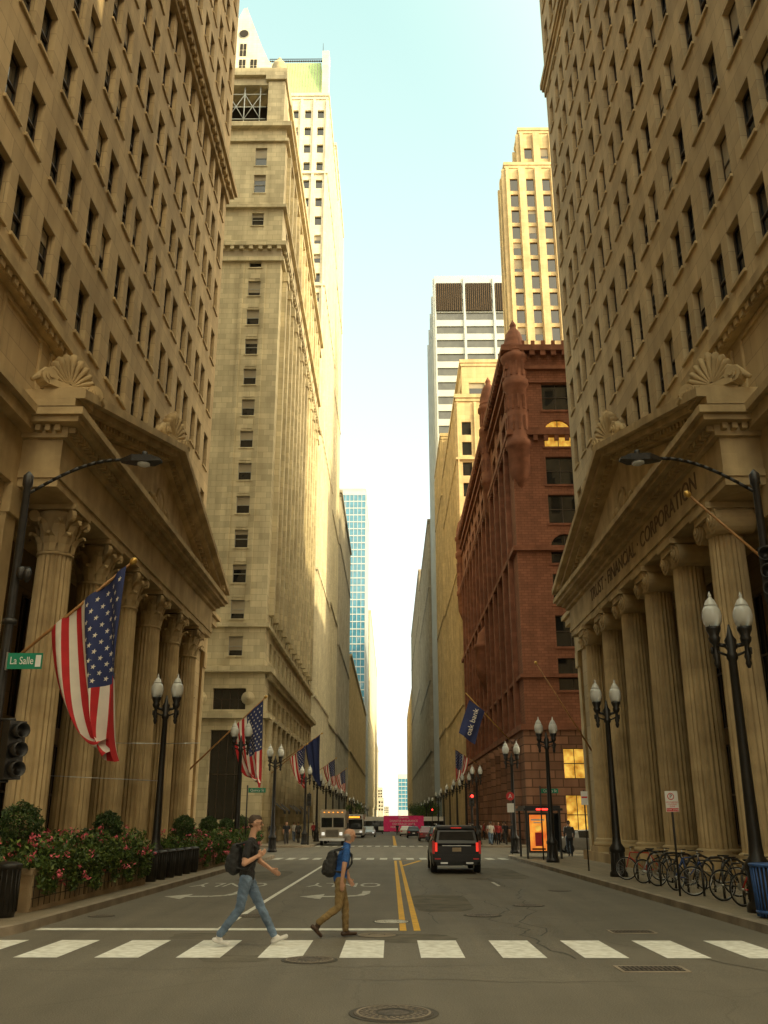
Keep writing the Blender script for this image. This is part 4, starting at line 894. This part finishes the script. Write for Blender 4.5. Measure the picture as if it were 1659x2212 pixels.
def sedan(x,y,k,rz,name='parked_car'):
    G=grp(name,(x,y,gz(abs(y))+.01),rz); mb=MB()
    def sec(y,w,zb,zs,zr,wr): return (y,[(w*.95,zb),(w,zb+.15),(w,zs-.2),(w*.96,zs),(wr,zr-.05),(wr*.92,zr)])
    secs=[sec(0,.8,.4,.85,.9,.7),sec(.15,.86,.28,.95,.99,.72),sec(.9,.89,.24,.98,1.03,.74),sec(1.5,.9,.24,.97,1.42,.62),sec(2.5,.9,.24,.95,1.46,.63),sec(3.3,.9,.24,.93,.98,.72),sec(4.3,.86,.26,.78,.82,.68),sec(4.55,.78,.36,.66,.7,.6)]
    shellbody(mb,secs,k,'glass',(3,))
    for sg in (-1,1):
        mb.box(min(sg*.5,sg*.8),max(sg*.5,sg*.8),-.02,.04,.66,.82,'sred'); mb.box(min(sg*.5,sg*.76),max(sg*.5,sg*.76),4.5,4.58,.55,.68,'head')
        for yy in (.85,3.65): wheel(mb,sg*.8,yy,.32,.2)
    mb.box(-.16,.16,-.03,0,.55,.67,'swhite'); mb.build('body',G)
sedan(10.4,62,'carsil',pi/2+pi,'silver_car')
for (x,y,k,r) in ((5.4,112,'carsil',0),(5.4,120,'carw',0),(4.6,95,'carblk',0),(-5.6,112,'carblk',pi),(4.9,135,'carsil',0),(-2.5,190,'carw',pi),(2,200,'carblk',0),(3.9,104,'carred',0),(3.0,128,'carblk',0),(5.3,88,'carsil',0),(-3.2,142,'carsil',pi),(-5.7,100,'carsil',pi),(2.2,145,'carw',0)): sedan(x,y,k,r)
G=grp('delivery_truck',(-5.15,84,gz(84)+.01)); mb=MB()
mb.box(-1.15,1.15,1.2,6.5,.6,2.85,'truck'); mb.box(-1.1,1.1,.35,1.2,.55,2.6,'truck'); mb.box(-1.0,1.0,-.35,.35,.5,1.45,'truck')
mb.face([(-.98,.33,1.5),(-.05,.33,1.5),(-.05,.33,2.3),(-.98,.33,2.3)],'glass'); mb.face([(.05,.33,1.5),(.98,.33,1.5),(.98,.33,2.3),(.05,.33,2.3)],'glass')
for i in range(6): mb.box(-.55,.55,-.37,-.35,.75+i*.1,.8+i*.1,'dark')
mb.box(-1.1,1.1,-.48,-.36,.4,.6,'chrome'); mb.box(-1.12,1.12,1.1,1.2,2.6,3.0,'truck')
for sg in (-1,1):
    mb.box(min(sg*.65,sg*.9),max(sg*.65,sg*.9),-.38,-.35,.85,1.1,'head'); wheel(mb,sg*.92,.2,.42); wheel(mb,sg*.92,5,.42)
    mb.tube((sg*1.1,.3,1.4),(sg*1.35,.1,1.5),.02); mb.box(sg*1.35-.08,sg*1.35+.08,.05,.12,1.4,1.85,'black')
for i in range(5): mb.box(-.8+.4*i-.05,-.8+.4*i+.05,.95,1.1,2.72,2.78,'amber')
mb.build('body',G)
G=grp('articulated_bus',(0,165,gz(165)+.01)); mb=MB()
def busbox(x0,x1):
    mb.box(x0,x1,0,2.5,.45,2.95,'carw'); mb.box(x0+.15,x1-.15,-.02,0,1.35,2.25,'glass'); mb.box(x0,x1,-.03,-.003,.45,.75,'dark')
    n=int((x1-x0)/1.3)
    for i in range(n+1): 
        xx=x0+.15+(x1-x0-.3)*i/n; mb.box(xx-.04,xx+.04,-.035,-.021,1.35,2.25,'black')
busbox(-6.4,-.2); busbox(.5,9.3); mb.box(-.2,.5,.15,2.35,.6,2.8,'tyre')
q=V((0,-1,0)).to_track_quat('Z','Y').to_matrix()
for xx in (-5,1.9,7.6): mb.lathe((xx,.0,.5),[(.5,0),(.5,.05),(.3,.06)],20,'tyre',T=q); mb.lathe((xx,-.06,.5),[(.27,0),(.2,.02)],14,'chrome',T=q)
mb.box(-1.3,5.6,-.09,-.04,.55,3.1,'adpink'); mb.box(-6.42,-6.4,.2,2.3,1.2,2.7,'glass'); mb.box(-6.3,-5.2,-.03,-.02,2.45,2.8,'amber'); mb.box(-3.0,-2.2,-.04,-.02,.6,2.3,'glass')
mb.build('body',G)
text('DEFEATING',.34,mtx((2.15,-.1,2.78),(1,0,0),(0,0,1)),'swhite',G,'advert_lettering',.005)
for i,t in enumerate(('DISASTER INSURANCE','COVERAGE SAVES','HOMES OF AMERICA')): text(t,.46,mtx((2.15,-.1,2.25-.5*i),(1,0,0),(0,0,1)),'swhite',G,'advert_lettering',.005,sx=1.05)
G=grp('city_bus',(-5.0,128,gz(128)+.01)); mb=MB(); mb.box(-1.27,1.27,0,12,.35,3.0,'carw'); mb.box(-1.15,1.15,-.03,0,1.1,2.35,'glass'); mb.box(-1.0,1.0,-.035,-.0,2.45,2.8,'dark'); mb.box(-.8,.8,-.05,-.036,2.52,2.73,'amber'); mb.box(1.272,1.29,.6,11.5,1.3,2.3,'glass')
for sg in (-1,1): mb.box(min(sg*.8,sg*1.1),max(sg*.8,sg*1.1),-.04,0,.7,.9,'head'); wheel(mb,sg*1.05,2.5,.48,.3)
mb.box(-1.2,1.2,-.06,0,.4,.6,'black'); mb.build('body',G)
# ---------------------------------------------------------------- bus shelter
G=grp('bus_shelter',(7.75,49,gz(49)+.14)); mb=MB()
for xx in (-.85,.85):
    for yy in (0,2.6): mb.box(xx-.05,xx+.05,yy-.05,yy+.05,0,2.3,'black')
mb.box(-1.0,1.0,-.2,2.8,2.3,2.42,'black'); mb.box(-.9,.9,-.1,2.7,2.42,2.55,'black')
mb.box(-.78,.22,-.05,.03,.28,2.2,'black'); mb.box(-.70,.14,-.07,-.051,.38,2.1,'ad'); mb.box(-.35,.35,-.225,-.201,2.33,2.41,'rlit')
mb.box(-.45,-.1,-.078,-.071,.6,1.25,'sred'); mb.lathe((-.28,-.071,1.45),[(.15,0),(.14,.004)],14,'lit',False,T=q); mb.box(-.62,.06,-.078,-.071,1.82,1.9,'swhite'); mb.box(-.5,-.05,-.078,-.071,1.7,1.75,'swhite'); mb.box(-.62,.06,-.078,-.071,.42,.5,'dark')
mb.box(.84,.86,.1,2.5,.3,2.2,'glass'); mb.box(-.5,.5,1.8,2.3,.42,.48,'wood'); mb.box(.25,.8,2.59,2.61,.3,2.2,'glassg'); mb.build('shelter',G)
def tree(x,y,h):
    mb=MB(); mb.tube((0,0,0),(0,0,h*.45),.16,.1,7,'bark'); pts=[]
    for i in range(9):
        a=rnd.uniform(0,6.28); d=V((math.cos(a)*h*.25,math.sin(a)*h*.25,h*rnd.uniform(.55,.9))); mb.tube((0,0,h*.38),d,.06,.02,5,'bark')
        r=h*rnd.uniform(.12,.2)
        for j in range(170): pts.append(d+V((rnd.gauss(0,.5),rnd.gauss(0,.5),rnd.gauss(0,.45)))*r)
    leaves(mb,pts,.16,['leaf','leaf2','leaf3']); mb.build('street_tree',None,(x,y,gz(y)+.1))
for (x,y,h) in ((8.2,205,6),(8.6,215,7),(8.1,232,6.5),(8.2,250,7),(-8.2,212,6),(8.3,275,7),(8,300,7)): tree(x,y,h)
# ---------------------------------------------------------------- people
M['skin']=mat('skin',(.46,.25,.155),.55,.08,6); M['hairb']=mat('brown_hair',(.05,.028,.015),.7,.3,20); M['hairg']=mat('grey_hair',(.28,.25,.22),.7,.2,20)
M['tee']=mat('black_tshirt',(.018,.017,.017),.9,.3,9,.6); M['jean']=mat('blue_denim',(.115,.165,.235),.9,.3,5,.6); M['sneak']=mat('white_sneaker',(.62,.6,.57),.6,.08,9); M['polo']=mat('blue_polo',(.02,.09,.30),.85,.25,6,.6); M['khaki']=mat('olive_khaki',(.21,.14,.055),.9,.22,6,.6)
M['shoeb']=mat('brown_shoe',(.05,.025,.012),.5,.2,9); M['pack']=mat('black_backpack',(.02,.019,.018),.75,.3,9,.6); M['eye']=mat('eye_dark',(.02,.015,.01),.3,.1); M['lip']=mat('lips',(.30,.12,.09),.5,.1)
M['coat']=mat('grey_coat',(.06,.055,.05),.9,.2); M['trd']=mat('dark_trousers',(.02,.02,.022),.9,.2); M['shw']=mat('white_shirt',(.5,.47,.42),.9,.1); M['dred']=mat('red_top',(.3,.03,.03),.9,.1)
class Cap:
    def __init__(s,p0,p1,r0,r1,lab,sa=1,sb=1,lat=(0,1,0)):
        s.p0=V(p0);s.p1=V(p1);s.r0=r0;s.r1=r1;s.lab=lab;s.sa=sa;s.sb=sb
        d=s.p1-s.p0; s.L=max(d.length,1e-4); s.d=d.normalized() if d.length>1e-4 else V((0,0,1))
        l_=V(lat); a=l_-s.d*l_.dot(s.d)
        if a.length<.1: a=V((1,0,0))-s.d*s.d.x
        s.a=a.normalized(); s.b=s.d.cross(s.a)
    def mesh(s,vs,fs,n=14,m=5):
        i0=len(vs); rings=[]
        for i in range(m+1): ph=-pi/2+pi/2*i/m; rings.append((s.p0,s.r0,ph))
        for i in range(m+1): ph=pi/2*i/m; rings.append((s.p1,s.r1,ph))
        for (c,r,ph) in rings:
            rc=max(r*math.cos(ph),1e-4)
            for j in range(n):
                t=2*pi*j/n; vs.append(tuple(c+s.a*(rc*s.sa*math.cos(t))+s.b*(rc*s.sb*math.sin(t))+s.d*(r*math.sin(ph))))
        R=len(rings)
        for i in range(R-1):
            for j in range(n): fs.append((i0+i*n+j,i0+i*n+(j+1)%n,i0+(i+1)*n+(j+1)%n,i0+(i+1)*n+j))
        fs.append(tuple(i0+j for j in range(n))[::-1]); fs.append(tuple(i0+(R-1)*n+j for j in range(n)))
    def dist(s,Pn):
        D=Pn-np.array(s.p0); t=np.clip(D@np.array(s.d)/s.L,0,1); r=s.r0+(s.r1-s.r0)*t
        Q=D-np.outer(t*s.L,np.array(s.d)); ca=Q@np.array(s.a)/s.sa; cb=Q@np.array(s.b)/s.sb; cd=Q@np.array(s.d)
        return np.sqrt(ca**2+cb**2+cd**2)-r
def hand(caps,wr,d,n,side=1,curl=.5):
    wr=V(wr);d=V(d).normalized();n=V(n); n=(n-d*n.dot(d)).normalized(); l_=d.cross(n)*side
    caps.append(Cap(wr,wr+d*.085,.022,.024,'skin',1.75,.75,tuple(l_)))
    for o,ln in ((-.031,.062),(-.011,.075),(.010,.07),(.030,.055)):
        p=wr+d*.095+l_*o; a=(d+n*curl*.5).normalized(); b=(d+n*curl*1.6).normalized(); caps.append(Cap(p,p+a*ln*.5,.0098,.009,'skin')); caps.append(Cap(p+a*ln*.5,p+a*ln*.5+b*ln*.5,.009,.0078,'skin'))
    p=wr+d*.03-l_*.03; a=(d*.7-l_*.7+n*.3).normalized(); caps.append(Cap(p,p+a*.04,.012,.0105,'skin')); caps.append(Cap(p+a*.04,p+a*.04+(d+n*.3).normalized()*.03,.0105,.009,'skin'))
def body(J,c,hair,pack,hd=0,bald=False,vox=.008):
    K=[]; A=K.append
    pel,che,nec,hea=[V(J[k]) for k in('pel','che','nec','hea')]; sh,pa=c['shirt'],c['pants']
    A(Cap(pel+V((0,0,-.04)),pel+V((0,0,.04)),.115,.12,pa,1.35,.95)); A(Cap(pel+V((0,0,.06)),pel.lerp(che,.55),.118,.118,sh,1.32,.92))
    A(Cap(pel.lerp(che,.5),che,.12,.125,sh,1.38,.9)); A(Cap(che,che.lerp(nec,.6),.125,.085,sh,1.5,.85)); A(Cap(pel+V((0,0,.0)),pel+V((0,0,.06)),.122,.124,sh,1.36,.98))
    A(Cap(che.lerp(nec,.6),nec+V((0,0,.0)),.06,.056,'skin')); A(Cap(nec,hea+V((-.01,0,-.05)),.056,.054,'skin'))
    if c.get('collar'): A(Cap(nec+V((0,0,-.035)),nec+V((.0,0,-.01)),.072,.068,sh))
    f=V((math.cos(hd),math.sin(hd),0)); l_=V((-math.sin(hd),math.cos(hd),0)); P_=lambda a,b,z: hea+f*a+l_*b+V((0,0,z))
    A(Cap(P_(-.025,0,.03),P_(.012,0,.03),.096,.09,'skin',.82,1,tuple(l_))); A(Cap(P_(.02,0,-.01),P_(.045,0,-.075),.066,.036,'skin',.95,1,tuple(l_))); A(Cap(P_(-.02,0,-.05),P_(.03,0,-.07),.055,.045,'skin',.9,1,tuple(l_)))
    A(Cap(P_(.094,0,.012),P_(.112,0,-.022),.010,.0145,'skin')); A(Cap(P_(.08,-.03,.03),P_(.08,.03,.03),.016,.016,'skin')); A(Cap(P_(.082,-.012,-.052),P_(.082,.012,-.052),.011,.011,'lip'))
    for sg in (-1,1): A(Cap(P_(-.005,sg*.079,.018),P_(-.012,sg*.082,-.016),.018,.013,'skin',.5,1.1,tuple(l_)))
    if bald:
        A(Cap(P_(-.055,0,.0),P_(-.045,0,-.03),.073,.062,hair,1.12,1,tuple(l_)))
    else:
        A(Cap(P_(-.025,0,.055),P_(.02,0,.062),.093,.076,hair,.86,1,tuple(l_))); A(Cap(P_(-.045,0,.02),P_(-.045,0,.0),.078,.066,hair,1.04,1,tuple(l_))); A(Cap(P_(.045,0,.10),P_(.065,0,.095),.033,.024,hair,1.5,1,tuple(l_)))
    for sd_,sg in (('r',-1),('l',1)):
        S,E,W,Hd=[V(x) for x in J['arm'+sd_]]
        m=S.lerp(E,c.get('slv',.6)); A(Cap(che+V((0,sg*.1,.06)),S,.07,.062,sh)); A(Cap(S,m,.063,.062,sh)); 
        if c.get('slv',.6)<1: A(Cap(m,E,.047,.041,'skin')); fk='skin'
        else: fk=sh
        A(Cap(E,W,.042,.028,fk)); d=(Hd-W); hand(K,W,d,J['pn'+sd_],sg)
        h,k_,a,t=[V(x) for x in J['leg'+sd_]]
        A(Cap(h,k_,.097,.066,pa,1,1.05)); A(Cap(k_,k_.lerp(a,.35),.066,.066,pa)); A(Cap(k_.lerp(a,.35),a+(k_-a)*.06,.066,.058,pa))
        so=c['shoe']; A(Cap(a+V((0,0,-.01)),a.lerp(t,.12)+V((0,0,-.03)),.042,.042,so))
        heel=V(J['heel'+sd_]); A(Cap(heel,t,.042,.036,so,1,.9)); A(Cap(a,heel.lerp(t,.5),.04,.036,so))
    if pack:
        b0=pel.lerp(che,.35)+V((-.22,0,0)); b1=che+V((-.22,0,.02))
        A(Cap(b0,b1,.115,.10,'pack',1.35,.95)); A(Cap(b0+V((-.09,0,.0)),b0.lerp(b1,.5)+V((-.09,0,0)),.07,.07,'pack',1.5,.8))
        for sg in (-1,1):
            pts=[b1+V((.02,sg*.11,.08)),che+V((.0,sg*.12,.15)),che+V((.115,sg*.12,.04)),che+V((.11,sg*.13,-.12)),pel.lerp(che,.3)+V((.0,sg*.165,0)),b0+V((.06,sg*.13,0))]
            for p,q_ in zip(pts[:-1],pts[1:]): A(Cap(p,q_,.02,.02,'pack',1.2,.8))
    vs=[];fs=[]
    for k in K: k.mesh(vs,fs)
    me=bpy.data.meshes.new('tmp'); me.from_pydata(vs,[],fs); o=bpy.data.objects.new('tmp',me); C.objects.link(o)
    md=o.modifiers.new('r','REMESH'); md.mode='VOXEL'; md.voxel_size=vox; md.adaptivity=0
    ms=o.modifiers.new('s','SMOOTH'); ms.factor=.5; ms.iterations=3 if vox<.01 else 1
    dg=bpy.context.evaluated_depsgraph_get(); dg.update(); ne=bpy.data.meshes.new_from_object(o.evaluated_get(dg)); bpy.data.objects.remove(o)
    nf=len(ne.polygons); cen=np.zeros(nf*3); ne.polygons.foreach_get('center',cen); cen=cen.reshape(-1,3)
    best=np.full(nf,9e9); lab=np.zeros(nf,int); keys=[]
    for k in K:
        if k.lab not in keys: keys.append(k.lab)
        d=k.dist(cen); m=d<best; best[m]=d[m]; lab[m]=keys.index(k.lab)
    nv=len(ne.vertices); cv=np.zeros(nv*3); ne.vertices.foreach_get('co',cv); cv=cv.reshape(-1,3); nr=np.zeros(nv*3); ne.vertices.foreach_get('normal',nr); nr=nr.reshape(-1,3)
    wm=((cv[:,2]<hea.z-.25)&(cv[:,2]>.15)).astype(float)
    arm=(np.abs(cv[:,1])>.235).astype(float)
    wr=np.sin(cv[:,2]*55+np.sin(cv[:,0]*23)*2+cv[:,1]*17)*np.sin(cv[:,0]*31+cv[:,1]*21+cv[:,2]*9)*.0055*wm*(1-arm)
    cv=cv+nr*wr[:,None]; ne.vertices.foreach_set('co',cv.ravel())
    ne.materials.clear()
    for k in keys: ne.materials.append(M[k])
    ne.polygons.foreach_set('material_index',lab.astype(np.int32)); ne.polygons.foreach_set('use_smooth',np.ones(nf,bool)); ne.update()
    ex=MB()
    for sg in (-1,1):
        p=P_(.083,sg*.031,.012); ex.lathe(p,[(.001,-.009),(.0075,-.005),(.009,0),(.0075,.005),(.001,.009)],8,'eye')
    return ne,ex,P_
def person(name,loc,rz,sc,J,c,hair,pack,hd=0,bald=False,vox=.008,glasses=False):
    G=grp(name,loc,rz); G.scale=(sc,)*3; ne,ex,P_=body(J,c,hair,pack,hd,bald,vox); place(ne,'body',G)
    if glasses:
        for sg in (-1,1):
            T=(P_(1,0,0)-P_(0,0,0)).to_track_quat('Z','Y').to_matrix(); ex.lathe(P_(.098,sg*.033,.012),[(.024,0),(.024,.003),(.020,.003)],14,'black',T=T); ex.tube(P_(.098,sg*.056,.016),P_(0,sg*.082,.02),.0025,n=5)
    ex.build('face_details',G)
J1=dict(pel=(0,0,.99),che=(.035,0,1.36),nec=(.055,0,1.58),hea=(.10,0,1.765),
 armr=((.02,-.20,1.47),(-.03,-.29,1.19),(.17,-.20,1.29),(.25,-.17,1.34)),arml=((.06,.20,1.47),(.17,.27,1.20),(.37,.24,1.07),(.45,.22,1.03)),pnr=(0,.9,.4),pnl=(0,-1,-.2),
 legr=((-.01,-.10,.95),(-.08,-.11,.53),(-.38,-.11,.16),(-.24,-.11,.045)),heelr=(-.44,-.11,.10),
 legl=((.01,.10,.95),(.22,.10,.55),(.45,.10,.13),(.63,.10,.12)),heell=(.44,.10,.055))
person('walking_man',(-2.30,15.55,gz(15.55)+.006),.06,1.02,J1,dict(shirt='tee',pants='jean',shoe='sneak',slv=.6),'hairb',True,0,False,.007,True)
J2=dict(pel=(0,0,.97),che=(.07,0,1.33),nec=(.12,0,1.54),hea=(.18,0,1.69),
 armr=((.07,-.20,1.44),(-.0,-.27,1.16),(-.03,-.25,.92),(-.02,-.24,.84)),arml=((.1,.20,1.44),(.16,.26,1.17),(.22,.22,.95),(.26,.2,.88)),pnr=(0,1,0),pnl=(0,-1,-.2),
 legr=((-.01,-.10,.93),(-.05,-.11,.50),(-.42,-.11,.25),(-.36,-.11,.05)),heelr=(-.51,-.11,.20),
 legl=((.01,.10,.93),(.13,.10,.50),(.14,.10,.10),(.32,.10,.042)),heell=(.09,.10,.042))
person('walking_man',(-.88,16.75,gz(16.75)+.004),.30,.95,J2,dict(shirt='polo',pants='khaki',shoe='shoeb',slv=.55,collar=1),'hairg',True,.25,True,.0075)
JS=dict(pel=(0,0,.97),che=(.02,0,1.34),nec=(.03,0,1.55),hea=(.05,0,1.70),armr=((.0,-.2,1.45),(-.05,-.26,1.17),(.05,-.25,.95),(.08,-.25,.87)),arml=((.0,.2,1.45),(.0,.26,1.17),(.12,.25,.96),(.16,.25,.88)),pnr=(0,1,0),pnl=(0,-1,0),
 legr=((0,-.1,.93),(.08,-.1,.5),(.05,-.1,.09),(.22,-.1,.04)),heelr=(.0,-.1,.04),legl=((0,.1,.93),(.02,.1,.5),(-.2,.1,.14),(-.08,.1,.04)),heell=(-.25,.1,.1))
vr=[]
for i,(a,b) in enumerate((('coat','trd'),('shw','jean'),('dred','trd'),('trd','coat'))):
    ne,ex,_=body(JS,dict(shirt=a,pants=b,shoe='shoeb',slv=1.0 if i%2==0 else .6),'hairb',False,0,False,.02); vr.append(ne)
for i,(x,y) in enumerate(((9.6,52),(8.6,84),(9.2,86),(9.9,78.5),(8.1,90),(9.0,98),(10,104),(-9.2,84),(-8.5,88),(-9.6,95),(-8.9,110),(1.0,158),(9.3,120),(7.9,128),(-8.2,130),(3.6,157),(-9.9,60),(10.3,56),(8.9,80),(9.7,81.5),(10.2,88),(8.2,79),(9.5,92),(-8.8,81),(-9.8,79),(9.1,110))):
    G=grp('pedestrian',(x,y,gz(y)+(.145 if abs(x)>6.5 and not 57<y<77 else .01)),rnd.choice([pi/2,-pi/2,-pi/2+.3,pi/2+.4,0])); place(vr[i%4],'body',G)
mb=MB()
for x0,y0,z0,x1,y1,z1 in ((-7.6,31.2,4.2,-11,32,4.3),(-7.6,31.2,4.2,-6.4,31.2,4.22),(-7.6,31.2,3.0,-11,29,3.1)): mb.tube((x0,y0,z0),(x1,y1,z1),.012,n=4,k='chrome')
mb.build('support_wire')
